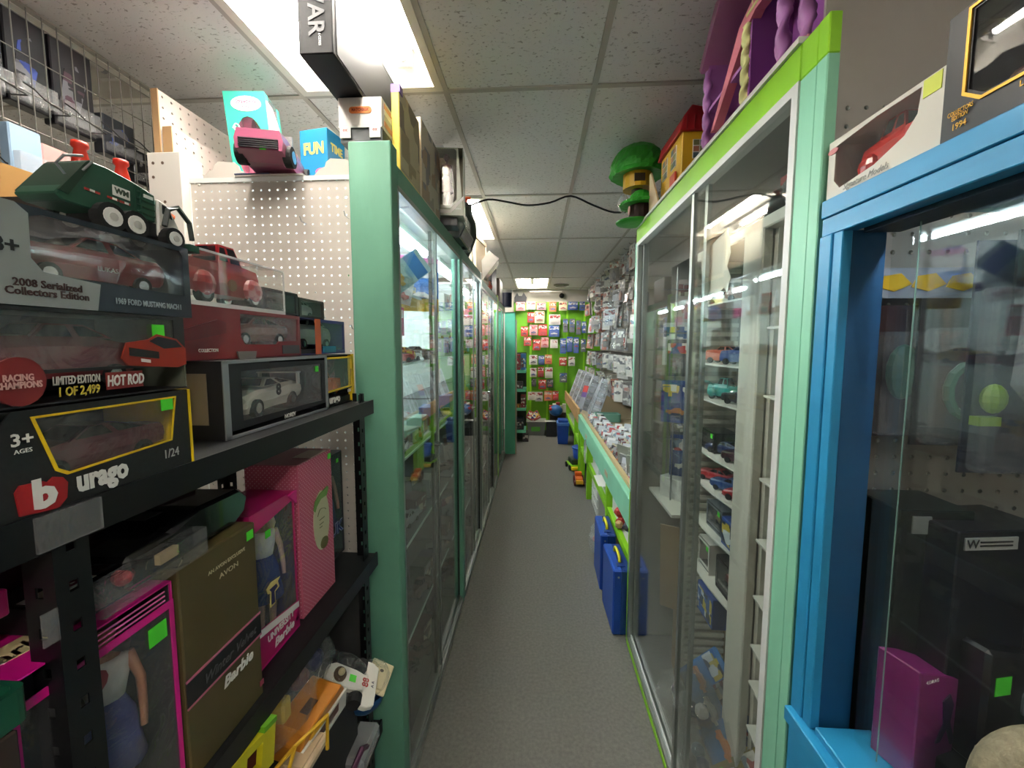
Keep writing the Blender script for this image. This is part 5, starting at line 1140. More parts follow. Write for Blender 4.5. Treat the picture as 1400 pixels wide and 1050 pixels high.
MB().prism([(.0, .0), (.16, 0), (.16, .19), (.14, .19)], 'x', -.035, -.028).xf(Matrix.Translation((0, HY - .1, 0))).build('side_flap', mat('#cdb48c', .5), t); MB().box(-.012, -.004, .04, .10, .0, .09).build('printed_door', mat('#c2482a', .5), t); MB().box(.10, .16, -.0145, -.012, HZ + .01, HZ + .05).build('roof_sticker', LETW, t)
TG = mat('#2f9a28', .45, bump=.5, bs=60); TGD = mat('#237a1e', .5); BRN = mat('#3a2218', .6)
t = thing('toy_tree_house', 'large green domed toy tree house on the corner of the right case', 'toy tree', (.50, 2.10, TZ))
MB().lathe([(.03, .0), (.028, .2), (.05, .25)], 14).build('trunk', BRN, t, smooth=True); MB().lathe([(.0, .385), (.03, .383), (.06, .373), (.086, .357), (.108, .335), (.121, .31), (.13, .285), (.134, .265), (.135, .245), (.125, .232), (.09, .24), (.04, .245)][::-1], 44, jit=.045).build('canopy', TG, t)
MB().cyl((0, 0, .17), (0, 0, .28), .07, n=16).build('cabin', YW, t); MB().box(-.03, .02, -.073, -.06, .19, .225).build('window', mat('#3a3020', .4), t); MB().cyl((0, 0, .255), (0, 0, .275), .085, n=16).build('collar', TGD, t)
t = thing('toy_tree_house', 'smaller green hat-shaped toy tree beside the larger tree house', 'toy tree', (.51, 2.06, TZ - .022))
MB().lathe([(.0, .175), (.03, .17), (.05, .15), (.055, .125), (.09, .12), (.10, .11), (.098, .10), (.05, .1)][::-1], 40, jit=.05).build('canopy', TG, t); MB().lathe([(.06, .022), (.055, .1)], 16).build('trunk', BRN, t); MB().cyl((-.058, -.02, .075), (-.062, -.02, .075), .02, n=12).build('door', mat('#b07a70', .5), t)
MB().lathe([(.05, .012), (.085, .018), (.09, .026), (.06, .03)], 22).xf(Matrix.Translation((-.03, .0, 0))).build('leaf_plate', TG, t, smooth=True)
t = thing('plastic_bag', 'small clear bag of toy pieces hanging beside the toy trees', 'bag', (.44, 2.12, TZ + .11)); MB().ball((0, 0, 0), .03, .03, .045, 10, 8, jit=.15).build('bag', clear(haze=.3, bump=.8, bs=30), t)

# ---------------------------------------------------------------- blue case
t = thing('display_case', 'blue painted display case with recessed glass at the right edge', 'display case', (0, 0, 0))
y0, y1 = -.25, .775
MB().box(XR, XR + .03, y0, y1, 1.874, 1.905).build('top_board', BLUEP, t, bev=.0015); MB().box(XR + .003, XR + .03, y0, y1 - .0, 1.842, 1.8735).build('top_board', BLUEP, t, bev=.0015)
MB().box(XR, XR + .02, y1 - .030, y1, .93, 1.842).build('stile', BLUEP, t, bev=.0015); MB().box(XR + .003, XR + .02, y1 - .052, y1 - .0305, .93, 1.842).build('stile', BLUEP, t, bev=.0015)
MB().box(XR + .02, .588, y1 - .050, y1 - .03, .93, 1.842).build('jamb', mat('#0f4a74', .5), t); MB().box(XR + .03, .60, y0, y1 - .06, 1.835, 1.9).build('head_jamb', mat('#0d2c42', .6), t)  # jamb coloured darker blue to stand for its unlit face
MB().box(XR - .012, XR + .03, y0, y1, .90, .93).build('sill', BLUEP, t, bev=.002); MB().box(XR + .006, .62, y0, y1 - .06, .93, .945).build('sill_board', BLUEP, t, bev=.002); MB().box(XR, XR + .02, y0, y1, 0, .90).build('apron', BLUEP, t)
MB().box(XR + .06, XR + .064, y0, y1 - .08, .945, 1.838).build('glass', GLASS, t); MB().box(XR + .066, XR + .0675, .655, .6565, .945, 1.838).build('glass_edge', mat('#7c9a90', .2), t)
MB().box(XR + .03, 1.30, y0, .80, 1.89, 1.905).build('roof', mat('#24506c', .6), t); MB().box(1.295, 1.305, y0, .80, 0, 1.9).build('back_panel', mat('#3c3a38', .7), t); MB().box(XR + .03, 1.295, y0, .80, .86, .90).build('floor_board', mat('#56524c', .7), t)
led = MB().box(.605, .625, y0, .70, 1.872, 1.889).build('light_housing', cwhite, t); MB().box(.614, .617, y0, .70, 1.868, 1.872).build('light_strip', ctube, led)
# hanging in the blue case
BK = mat('#17171b', .35, coat=.3)
def hang(label, x, z, w, h, y=.77, m=BK, kids=None, wrap=True, rz=0., d=.03):
    t = thing('hanging_pack', label, 'toy pack', (x, y, z), rot=(0, 0, rz), group='packs hanging in the blue case')
    MB().box(0, w, 0, .004, 0, h).build('card', m, t)
    if wrap: MB().box(.004, w - .004, -d, -.001, .006, h * .8).build('bubble', clear(haze=.06, bump=.5, bs=18), t, bev=.006)
    return t
t = hang('dark red-tinted bubble pack hanging next to the blue jamb', .61, 1.48, .10, .24, m=mat('#2c181a', .4)); MB().ball((.05, -.012, .12), .03, .012, .05, 10, 7).build('toy', mat('#1f4a34', .4), t)
t = hang('wide black pack with a green ring toy in the blue case', .67, 1.47, .17, .26, y=.745); 
MB().tube([(.08 + .035*math.cos(a*.5), -.012, .10 + .045*math.sin(a*.5)) for a in range(13)], .008, 6).build('ring_toy', mat('#2a5a40', .4), t)
t = hang('navy bubble pack with a lime green toy in the blue case', .725, 1.43, .19, .39, y=.715, m=mat('#171c30', .4)); MB().ball((.03, -.015, .13), .018, .014, .025, 10, 7).box(.005, .04, -.02, -.005, .085, .10).build('lime_toy', mat('#7c9a24', .45), t); MB().tube([(.12, -.015, .08), (.118, -.015, .05), (.135, -.018, .03), (.15, -.02, .026)], [.008, .01, .012, .008], 7).build('doll_foot', mat('#b09a88', .5), t); MB().box(.10, .17, -.012, -.004, .1, .24).build('print', printed(['#3a4a2a', '#2a2a2e', '#8a8a86'], 30), t)
t = hang('tall black pack with large pale letters in the blue case', .76, 1.64, .20, .19, y=.69)
txt(t, 'LENS', .06, (.045, -.034, .095), mat('#8a8782', .5), rot=(PI/2, PI/2, 0), bold=.02); MB().box(.1, .118, -.034, -.032, .02, .038).build('price_sticker', STICK, t)
t = hang('row of grey packs with yellow logos high in the blue case', .61, 1.735, .22, .055, y=.79, m=mat('#8a8e98', .4), wrap=False)
for x in (.05, .11, .17): MB().prism([(x - .03, .02), (x, .012), (x + .03, .025), (x + .01, .045), (x - .02, .04)], 'y', -.002, 0).build('yellow_logo', mat('#c8a020', .45), t)
t = thing('plastic_bag', 'clear bag with purple and orange toys hanging at the right edge', 'bag', (.76, .60, 1.60)); MB().add([(-.05, 0, .12), (.08, 0, .12), (.08, 0, -.03), (.0, 0, -.08), (-.06, 0, -.01), (-.05, .03, .12), (.08, .03, .12), (.08, .03, -.03), (.0, .03, -.08), (-.06, .03, -.01)], [(0, 4, 3, 2, 1), (5, 6, 7, 8, 9), (0, 1, 6, 5), (1, 2, 7, 6), (2, 3, 8, 7), (3, 4, 9, 8), (4, 0, 5, 9)]).build('bag', clear(haze=.10, bump=.7, bs=18), t); MB().ball((.02, .015, 0), .035, .012, .04, 10, 7).build('purple_toy', mat('#6a5a90', .5), t); MB().ball((.04, .015, .07), .03, .012, .025, 10, 7).build('orange_toy', mat('#d0502a', .5), t)
# standing low in the blue case
t = closed_box(.12, .10, .47, mat('#1a211e', .3), (.615, .69, .901), 0, 'dark green tall box beside the pegboard in the blue case', 'box'); MB().box(.02, .05, -.002, 0, .43, .46).build('logo', mat('#8a8a86', .5), t)
t = closed_box(.17, .10, .455, mat('#14161c', .3), (.665, .645, .901), .12, 'black tall box with a white warning label in the blue case', 'box'); MB().box(.01, .10, -.002, 0, .425, .445).build('warning_label', mat('#a8a6a0', .5), t)
for z in (.431, .437): MB().box(.035, .09, -.003, -.002, z, z + .0022).build('print_line', BLACK, t)
txt(t, 'W', .02, (.022, -.003, .435), mat('#2a2a2a', .5))
t = closed_box(.2, .10, .34, mat('#1c1a1a', .3), (.80, .56, .901), .1, 'black window box with a dark red band in the blue case', 'box'); MB().box(.01, .19, -.002, 0, .27, .315).build('red_band', mat('#521620', .4), t); MB().box(.02, .18, -.012, -.002, .10, .25).build('window', clear(haze=.06, bump=.7, bs=20), t)
t = thing('purple_box', 'magenta purple box with a dark figure print low in the blue case', 'box', (.605, .622, .946), .30); PU = mat('#7c2064', .4)
MB().prism([(0, 0), (.10, 0), (.105, .06), (.125, .09), (.125, .15), (.05, .175), (0, .19)], 'y', 0, .06).build('carton', PU, t, bev=.002); MB().prism([(.045, .06), (.06, .09), (.055, .13), (.07, .14), (.08, .12), (.075, .09), (.09, .05), (.08, .05), (.068, .08), (.055, .06)], 'y', -.0015, 0).build('figure_print', mat('#2a1a3a', .5), t); txt(t, '4.DRAG', .008, (.025, -.002, .172), LETW)
closed_box(.30, .17, .08, mat('#1d1c1e', .5), (.655, .51, .901), 0, 'low dark carton under the plush toy and black pack', 'box')
t = thing('black_pack', 'glossy black pack with a lime price sticker and square logo', 'toy pack', (.695, .615, .982), .2); MB().prism([(0, 0), (.16, 0), (.16, .10), (.12, .17), (0, .20)], 'y', 0, .05).build('carton', BK, t, bev=.006); sticker(t, .03, .14, .03, -.001); MB().ring(rrect(.07, .12, .085, .125, .008), rrect(.077, .113, .092, .118, .006), -.003, 0).build('logo_frame', mat('#7c8084', .4), t); txt(t, 'ET', .02, (.095, -.003, .105), mat('#8a8e92', .5), bold=.03)
t = thing('plush_toy', 'shaggy beige plush toy at the bottom right corner', 'plush toy', (.672, .545, .982)); MB().tube(smoothpath([(-.03, 0, .0), (-.035, 0, .05), (-.02, 0, .095), (.02, 0, .115), (.06, 0, .10), (.08, 0, .05), (.085, 0, 0)]), .026, 9).build('arms', mat('#a8977c', .9, bump=.9, bs=120, var=.2, vs=90), t, smooth=True); MB().ball((.03, .03, .03), .045, .04, .05, 12, 8, jit=.08).build('body', mat('#8a7c68', .9, bump=.9, bs=120), t, smooth=True)
# on top of the blue case
t = thing('boxed_car', 'cream window box with a red vintage truck on the blue case', 'boxed car', (.522, .776, 1.9055), FL)
w, d, h = .206, .10, .10; CRB = mat('#cbc6b8', .45)
carton(t, w, d, h, CRB); face(t, w, h, [(.016, .03), (.03, .014), (.10, .022), (.15, .04), (.168, .06), (.172, .093), (.10, .094), (.016, .088)], CRB)
car('pickup', '#b8281e', .15, t, (.10, .05, .014), (0, 0, 0)); MB().box(.004, .2, d - .008, d - .004, .003, h - .003).build('backing_card', mat('#94866c', .5), t); txt(t, 'Signature Models', .014, (.085, -.003, .0095), mat('#8d8a80', .5), shear=.35, sx=.9); MB().box(.175, .2, -.002, -.001, .075, .098).build('yellow_tag', mat('#c8d040', .5), t); MB().prism(oval(.012, .082, .012, .005, 12), 'y', -.003, -.001).build('badge', mat('#c87a78', .5), t)
t = thing('boxed_car', 'black window box with gold lines on the blue case at the frame edge', 'boxed car', (.518, .568, 1.9055), FL)
w, d, h = .22, .11, .15
carton(t, w, d, h, BLACK); wn = [(.03, .05), (.048, .036), (.20, .036), (.20, .14), (.03, .14)]; face(t, w, h, wn, BLACK)
MB().ring([(.024, .046), (.045, .030), (.206, .030), (.206, .146), (.024, .146)], [(.0275, .048), (.0465, .0335), (.2025, .0335), (.2025, .1425), (.0275, .1425)], -.003, -.001).build('gold_line', GOLD, t); car('muscle', '#5a1a1e', .16, t, (.12, .055, .02)); txt(t, 'COLLECTORS\nEDITION', .008, (.024, -.003, .026), GOLD, sx=.6); txt(t, '1994', .011, (.024, -.003, .012), GOLD, sx=.8); txt(t, 'LIMITED EDITION', .009, (.12, -.003, .022), GOLD); txt(t, '1 OF 2,500', .009, (.12, -.003, .011), GOLD)

# ---------------------------------------------------------------- benches on the far right
BX = .55; BZ = .78
def bench(y0, y1, label, rim, legs_at, shelf=True):
    t = thing('workbench', label, 'bench', (0, 0, 0))
    MB().box(BX + .02, XR0 + .03, y0, y1, BZ - .09, BZ - .06).build('top', mat('#a89a7c', .6), t)
    for y in legs_at:
        MB().box(BX - .005, BX + .055, y, y + .06, 0, BZ - .02).build('leg', LIME, t, bev=.003)
        MB().box(1.2, 1.26, y, y + .06, 0, BZ - .09).build('leg', LIME, t, bev=.003)
    if shelf:
        MB().box(BX + .03, 1.25, y0 + .03, y1 - .03, .38, .40).build('lower_shelf', mat('#d2d4cc', .5), t); MB().box(BX, BX + .03, y0 + .03, y1 - .03, .355, .405).build('shelf_edge', LIME, t)
    return t
t = bench(2.18, 4.93, 'near bench with mint green rim and lime green legs', MINT, (3.0, 4.16, 4.80))
MB().box(BX - .02, BX + .02, 2.18, 4.95, .60, .775).build('rim', MINT, t, bev=.004); MB().box(BX + .02, BX + .045, 2.18, 4.93, .70, .80).build('inner_board', mat('#b59c72', .6, var=.1), t)
for y in (2.9, 4.1): MB().box(BX - .0215, BX - .02, y, y + .12, .66, .70).build('price_label', mat('#c9a98c', .6), t)
t = bench(5.0, 7.3, 'far bench with a slanting wooden front plank', LIME, (5.02, 5.56, 7.1))
MB().prism([(4.98, .66), (7.25, .64), (7.25, .80), (4.98, .845)], 'x', BX - .025, BX).build('front_plank', mat('#b58a5a', .6, var=.12, vs=12, stretch=(1, .2, 1)), t)
# trays of small white carded cars on the near bench
sl = mat('#d9d9da', .45); sle = clear(haze=.2, bump=.3, bs=20)
cell = {}
ncount = 0
for r in range(5):
    for k in range(22):
        y = 2.55 + k * .105; x = BX + .10 + r * .095
        if y > 4.85: break
        if r >= 2 and k > 15 : continue
        cnm, cc = PCOL[rnd.randrange(len(PCOL))]
        t = thing('sleeved_car', 'small %s car in white sleeve, %s row from the rim, %s from near end' % (cnm, ORD[r], ORD[k] if k < 20 else ('twenty-first' if k == 20 else 'twenty-second')), 'toy car', (x, y, BZ - .058 + .0), group='sleeved cars in the bench trays', rot=(-.35, 0, FL + .9 + rnd.uniform(-.1, .1)))
        kk = 'c%d' % rnd.randrange(4)
        if kk not in cell: cell[kk] = MB().box(-.04, .04, 0, .003, 0, .105).build('card', [sl, prints[1], mat('#b8bac0', .45), prints[3]][int(kk[1])], t)
        else: place('card', cell[kk].data, t)
        if 's' not in cell: cell['s'] = MB().box(-.032, .032, -.022, 0, .012, .06).build('sleeve', sle, t)
        else: place('sleeve', cell['s'].data, t)
        if cc not in cell: cell[cc] = MB().box(-.028, .028, -.018, -.004, .02, .034).box(-.014, .016, -.017, -.005, .034, .044).build('car', mat(cc, .4), t)
        else: place('car', cell[cc].data, t)
# grey sheets standing at the near end of the bench, a blue tray at its far end
for i in range(7):
    t = thing('plastic_sheet', '%s grey plastic blister sheet standing near the display case corner' % ORD[i], 'plastic sheet', (BX + .14 + .03 * (i % 3), 2.35 + .10 * i, BZ - .06), group='grey blister sheets on the near bench', rot=(.3, .12, FL + .7))
    if i == 0: s0 = MB().prism(rrect(-.09, .09, 0, .19, .02), 'y', 0, .008).build('sheet', mat('#9a9c90', .35), t); s1 = MB().box(-.06, .06, -.012, 0, .03, .12).build('raised_pocket', clear(haze=.35, bump=.3), t)
    else: place('sheet', s0.data, t); place('raised_pocket', s1.data, t)
t = thing('blue_tray', 'green-rimmed dark tray with a white label at the end of the near bench', 'tray', (BX + .16, 4.72, BZ - .055))
MB().ring(rrect(0, .30, 0, .18, .03), rrect(.015, .285, .015, .165, .025), 0, .09).xf(Matrix(((1,0,0,0),(0,0,1,0),(0,1,0,0),(0,0,0,1)))).build('rim', mat('#6a9a88', .5), t); MB().box(.01, .29, .01, .17, 0, .05).build('contents', mat('#28344a', .5, var=.3, vs=40), t); MB().box(.1, .15, .02, .07, .05, .055).build('white_label', LETW, t); MB().box(.18, .26, .04, .12, .05, .07).build('red_piece', mat('#a8402a', .5), t)
# long clear packs leaning on the far bench
lp = None
for i in range(13):
    lab = '%s long grey bubble card from the near end leaning on the far bench' % ORD[i]
    loc = (BX + .09 + .02 * (i % 3) + .03 * max(0, 6 - i) * .5, 5.0 + .165 * i, .727); rot = (-.35 - .05*(i % 3), .10, FL + .55)
    if lp is None:
        lp = thing('bubble_card', lab, 'toy pack', loc, group='long bubble cards on the far bench', rot=rot)
        MB().box(-.075, .075, 0, .003, 0, .50).build('card', mat('#8f9197', .4, var=.25, vs=25), lp); MB().box(-.078, -.070, -.022, .004, 0, .50).build('card_edge', mat('#d0d2d6', .4), lp)
        for k in range(4):
            MB().box(-.062, .065, -.025, 0, .03 + .115*k, .125 + .115*k).build('bubble', clear(haze=.2, bump=.5, bs=25), lp, bev=.005)
            MB().box(-.05, .05, -.02, -.004, .055 + .115*k, .095 + .115*k).build('toy', mat(['#55585e', '#7d6a6a', '#8a8e96', '#4a4a50'][k], .4), lp)
    else: dup(lp, None, loc, rot, lab)
t = thing('red_header', 'red and purple printed header card among the long bubble cards', 'card', (BX + .06, 5.35, .735), rot=(-.35, 0, FL + .55)); MB().box(-.05, .05, -.04, -.037, .0, .36).build('card', mat('#8f9197', .4), t); MB().box(-.05, .05, -.0408, -.04, .27, .36).build('red_print', mat('#b8322c', .4), t); MB().box(-.05, .05, -.0405, -.04, .2, .27).build('purple_print', mat('#6a4a8a', .4), t)
# under the benches
def drawers(y, label):
    t = thing('drawer_tower', label, 'drawer unit', (BX + .04, y, 0), FL)
    MB().box(0, .38, .004, .3, 0, .36).build('body', mat('#cfcfca', .5), t, bev=.003)
    for k in range(4):
        dr = MB().box(.01, .37, -.006, .004, .012 + .087*k, .09 + .087*k).build('drawer', mat('#dad9d4', .45), t, bev=.003); MB().box(.15, .23, -.012, -.006, .06 + .087*k, .068 + .087*k).build('handle', mat('#b0afa8', .5), dr)
drawers(4.08, 'white plastic drawer tower standing under the near bench'); 
t = thing('open_carton', 'open white carton with papers and toys on the lower bench shelf', 'carton', (BX + .04, 3.4, .405), FL)
MB().ring(rrect(0, .30, 0, .2), rrect(.004, .296, .004, .196), 0, .12).xf(Matrix(((1,0,0,0),(0,0,1,0),(0,1,0,0),(0,0,0,1)))).build('walls', mat('#d8d6ce', .6), t); MB().box(0, .3, 0, .2, 0, .004).build('bottom', mat('#d8d6ce', .6), t); MB().prism([(0, 0), (.3, 0), (.28, -.09), (.02, -.09)], 'z', .118, .12).build('flap', mat('#e0ded6', .6), t)
for k, c in enumerate(('#c04a2a', '#4a9a3a', '#d8b890', '#3a6ab0')): MB().ball((.05 + .065*k, .08, .1), .035, .05, .03, 8, 6, jit=.15).build('toy', mat(c, .5), t)
closed_box(.26, .2, .10, mat('#d6d4cc', .5), (BX + .03, 2.95, .405), FL, 'white shoebox on the lower bench shelf near the display case', 'box'); closed_box(.22, .2, .09, mat('#b9b5aa', .5), (BX + .04, 2.93, .506), FL + .1, 'grey white box stacked on the shoebox', 'box')
closed_box(.25, .2, .14, mat('#c8c6c0', .5), (BX + .05, 3.75, .405), FL, 'white box behind the open carton on the lower bench shelf', 'box')
closed_box(.3, .3, .3, mat('#5a4030', .7), (BX + .1, 3.3, 0), FL, 'brown carton on the floor under the near bench', 'carton')
for i, (y, c, lab) in enumerate(((2.62, '#b83a34', 'red and blue toys in a pile on the lower bench shelf'),)):
    t = thing('toy_pile', lab, 'toy pile', (BX + .06, y, .405))
    for k in range(9): MB().ball((rnd.uniform(-.05, .06), rnd.uniform(-.12, .14), .03 + .03*(k % 3)), rnd.uniform(.025, .04), n=8, m=6, jit=.15).build('toy', mat(['#b83a34', '#3a6ab4', '#d8d4ca', '#c8a070', '#3a3a40'][k % 5], .5), t)
t = thing('plastic_bag', 'clear bag with red pieces on the floor beside the lime leg', 'bag', (.50, 3.02, .13)); MB().ball((0, 0, 0), .08, .13, .12, 14, 10, jit=.13).build('bag', clear(haze=.28, bump=.8, bs=22), t)
for k in range(5): MB().ball((rnd.uniform(-.03, .03), rnd.uniform(-.06, .06), rnd.uniform(-.06, .04)), .028, n=8, m=6).build('piece', mat(['#b03a34', '#c9c9c6', '#4a5058', '#a8453a', '#d8d6d0'][k], .5), t)
# two blue carrying cases with yellow handles
BC = mat('#16439a', .4); BCD = mat('#123476', .4)
for i, (x, y, rz, lab) in enumerate(((.44, 2.165, .02, 'blue carrying case with yellow handle, nearest on the floor'), (.435, 2.58, -.02, 'blue carrying case with yellow handle, behind the nearest one'))):
    t = thing('carrying_case', lab, 'carrying case', (x, y, 0), rz, group='blue carrying cases')
    MB().box(0, .052, 0, .31, .0, .385).build('shell', BC, t, bev=.008); MB().box(.054, .105, 0, .31, .0, .385).build('shell', BCD, t, bev=.008); MB().box(.045, .062, -.001, .311, .006, .38).build('seam', BCD, t)
    MB().tube(smoothpath([(.053, .09, .385), (.053, .10, .412), (.053, .155, .42), (.053, .21, .412), (.053, .22, .385)]), .009, 7).build('handle', mat('#d8cc1c', .45), t, smooth=True)
    MB().cyl((.03, -.002, .345), (.03, .004, .345), .006, n=8).build('rivet', SILV, t); MB().box(.03, .075, .04, .07, .383, .39).build('latch', BCD, t)
# toys on the floor by the bench legs
t = thing('toy_wagon', 'green and yellow toy wagon on the floor by the lime leg', 'toy truck', (.46, 5.1, 0), .2)
MB().box(0, .16, 0, .24, .05, .07).build('bed', LIME, t); MB().box(.02, .14, .03, .21, .07, .14).build('load', mat('#2a3a2a', .5), t, bev=.01); MB().box(.0, .16, -.06, 0, .03, .06).build('yellow_nose', YEL, t)
for x in (-.005, .155):
    for y in (.03, .2): MB().cyl((x - .008, y, .035), (x + .012, y, .035), .035, n=14).build('wheel', RUB, t)
t = thing('toy_tractor', 'orange and red toy tractor on the floor beside the wagon', 'toy truck', (.47, 4.55, 0)); MB().box(0, .08, 0, .16, .05, .09).box(.0, .08, .1, .16, .09, .13).build('body', mat('#d0621c', .4), t, bev=.004); MB().prism([(-.05, .04), (.02, .04), (.02, .07), (-.04, .08)], 'x', 0, .08).build('bucket', mat('#c89a1c', .4), t)
for x in (-.01, .09):
    for y, r in ((.02, .03), (.13, .045)): MB().cyl((x - .01, y, r), (x + .01, y, r), r, n=14).build('wheel', mat('#5a1412', .5), t)
t = thing('hanging_bag', 'clear plastic bag hanging from the lime bench leg', 'bag', (BX - .02, 4.13, .40)); MB().prism([(0, 0), (.08, 0), (.09, .2), (.02, .25)], 'x', -.015, 0).build('bag', clear(haze=.35, bump=.6, bs=20), t)
t = thing('blue_tub', 'blue plastic tub on the floor under the far bench', 'tub', (.62, 5.25, 0)); MB().lathe([(.10, 0), (.13, .28), (.12, .28), (.09, .01)], 18).build('tub', BC, t, smooth=True); MB().lathe([(.128, .27), (.14, .27), (.14, .285), (.128, .285)], 18).build('rim', BC, t)
t = thing('blue_tub', 'pale blue jug on the lower bench shelf beside the lime leg', 'jug', (BX + .1, 4.4, .405)); MB().lathe([(.05, 0), (.06, .1), (.03, .16), (.02, .2)], 14).build('jug', mat('#7a9ac0', .4), t, smooth=True); MB().lathe([(.022, .2), (.022, .215)], 10).build('cap', mat('#2a8a7a', .4), t)

# ---------------------------------------------------------------- packs hanging on the right wall
t = thing('pegboard', 'grey pegboard wall behind the far right packs', 'pegboard', (1.22, 2.2, .85)); MB().box(0, .012, 0, 5.2, 0, 1.78).build('board', mat('#8f8a82', .7), t)
GW = [mat('#b8b6b0', .4), mat('#9a9894', .4), mat('#c8c4bc', .4), mat('#7c7a78', .4), mat('#a86a5a', .4), mat('#6a6664', .4), mat('#a8aab0', .4)]
GWN = ['pale grey', 'mid grey', 'cream', 'dark grey', 'rust red', 'charcoal', 'blue-grey']
GT = [mat('#6a6a6e', .4), mat('#a84a44', .4), mat('#8a8a8e', .4), mat('#d0ccc4', .4), mat('#4a5a7a', .4), mat('#b07a6a', .4)]
gprint = printed(['#b8b6b0', '#8a8a8c', '#d0cec8', '#6a6a6e', '#a87a70'], 30)
rows = [(2.37, .24, 'top'), (2.10, .25, 'second'), (1.84, .24, 'third'), (1.56, .26, 'fourth'), (1.28, .26, 'fifth'), (1.02, .24, 'lowest')]
peg = {}
pm = mat('#6c6a66', .35, .7)
for ri, (z, h, rn) in enumerate(rows):
    n = 20; k = 0
    for i in range(n):
        y = 2.45 + i * .245 + rnd.uniform(-.03, .03)
        if y > 7.3: break
        hk = thing('peg_hook', 'wire peg hook %s from the near end in the %s row on the right wall' % (ORD[i], rn), 'hook', (1.22, y, z + h - .012), group='peg hooks on the right wall')
        if 'h' not in peg: peg['h'] = MB().tube([(0, 0, 0), (-.33, 0, .0), (-.345, 0, .012)], .0025, 5).build('wire', pm, hk)
        else: place('wire', peg['h'].data, hk)
        for j in range(2 if ri < 5 else 1):
            c = rnd.randrange(len(GW)); w = rnd.choice([.12, .14, .16]); hh = rnd.choice([.2, .24])
            x = 1.20 - .06 - rnd.uniform(.05, .12) if j else .90 + rnd.uniform(-.02, .06)
            pack(w, hh, rnd.choice(['fig', 'car', 'long']), GW[c], rnd.choice(GT), gprint if rnd.random() < .7 else prints[3], (x, y + .004 * j, z + h - hh - .01), (rnd.uniform(-.15, .1), rnd.uniform(-.08, .08), FL + rnd.uniform(-.35, .75)),
                 '%s pack, %s on the %s hook of %s row, right wall' % (GWN[c], 'back' if j else 'front', ORD[i], rn), 'packs hanging on the right wall')
# nearest packs and boxes by the display case edge
closed_box(.16, .12, .16, mat('#bdb9ac', .4), (.80, 2.85, 1.93), FL, 'beige stacked carton by the edge of the right case', 'box', band=prints[1]); 
t = closed_box(.2, .1, .28, mat('#2a4a84', .4), (.74, 2.62, 2.12), FL + .5, 'blue boxed toy high beside the right case', 'box', band=mat('#2a4a84', .4)); 
t = closed_box(.06, .1, .17, mat('#d04a24', .4), (.80, 2.98, 2.16), FL + .4, 'orange box next to the high blue boxed toy', 'box')
t = thing('wall_shelf', 'grey metal wall shelf beside the far corner of the right case', 'shelf', (0, 0, 0)); MB().box(.74, 1.22, 2.62, 3.3, 1.665, 1.679).build('board', mat('#8a8884', .5), t); MB().box(.735, .742, 2.62, 3.3, 1.655, 1.69).build('lip', SILV, t)
for i in range(4):
    pack(.13, .2, 'car', GW[2], GT[3], prints[1], (.78, 2.75 + .14*i, 1.68), (0, 0, FL + .7), '%s cream carded toy in the row under the beige carton' % ORD[i], 'cream cards beside the right case')

# ---------------------------------------------------------------- green back wall with carded toys
t = thing('slat_panel', 'lime green back wall panel carrying carded toys', 'wall panel', (-.42, YB - .03, 0))
GP = mat('#66aa12', .5, var=.06)
MB().box(0, 1.62, 0, .02, .0, 2.43).build('board', GP, t)
for x in (.30, .62, .98, 1.3): MB().box(x, x + .035, -.008, 0, .2, 2.43).build('batten', mat('#8fd61c', .5), t)
BW = [(-.29,2.26,.17,.16),(-.10,2.28,.17,.14),(.09,2.27,.17,.14),(.30,2.24,.13,.18),(.49,2.26,.15,.16),(.67,2.27,.18,.15),(.84,2.26,.10,.16),(-.10,2.04,.13,.19),(.06,2.03,.18,.22),(.34,2.00,.21,.19),(-.22,1.79,.13,.18),(-.05,1.81,.15,.19),(.12,1.80,.16,.21),(.33,1.78,.19,.21),(-.16,1.61,.14,.17),(.01,1.53,.14,.20),(.16,1.58,.14,.19),(.33,1.57,.14,.16),(.54,1.86,.09,.25),(.66,1.86,.10,.25),(.78,1.82,.09,.26),(.88,1.85,.08,.21),(.50,1.47,.11,.28),(.62,1.50,.11,.28),(.74,1.48,.10,.29),(.87,1.50,.09,.24),(-.05,1.26,.15,.18),(.10,1.26,.11,.17),(.23,1.27,.13,.18),(.50,1.24,.14,.16),(.66,1.24,.12,.17),(-.05,1.03,.12,.17),(.09,1.03,.11,.19),(.24,1.01,.14,.20),(-.04,.85,.09,.15),(.12,.80,.14,.18),(.26,.83,.12,.16),(-.08,.59,.14,.16),(.06,.57,.14,.18),(.23,.58,.15,.19),(.37,.59,.11,.18),(.51,.93,.14,.18)]
BC_ = 'pwpoybbrywrprbrrpwgggbbbbgwborwwrwdrdwworgy'
CC = dict(p=('pink and white', '#d8a0a0', '#c05a5a'), w=('white', '#e0dcd4', '#b04a4a'), o=('orange', '#d87a4a', '#e0c8a8'), y=('cream', '#e0d8b0', '#c05030'), b=('blue', '#3a5aa0', '#c8ccd4'), r=('red', '#c0302c', '#e0d4cc'), g=('grey', '#6a6e74', '#3a6ab0'), d=('dark', '#4a4a4e', '#8a8a86'))
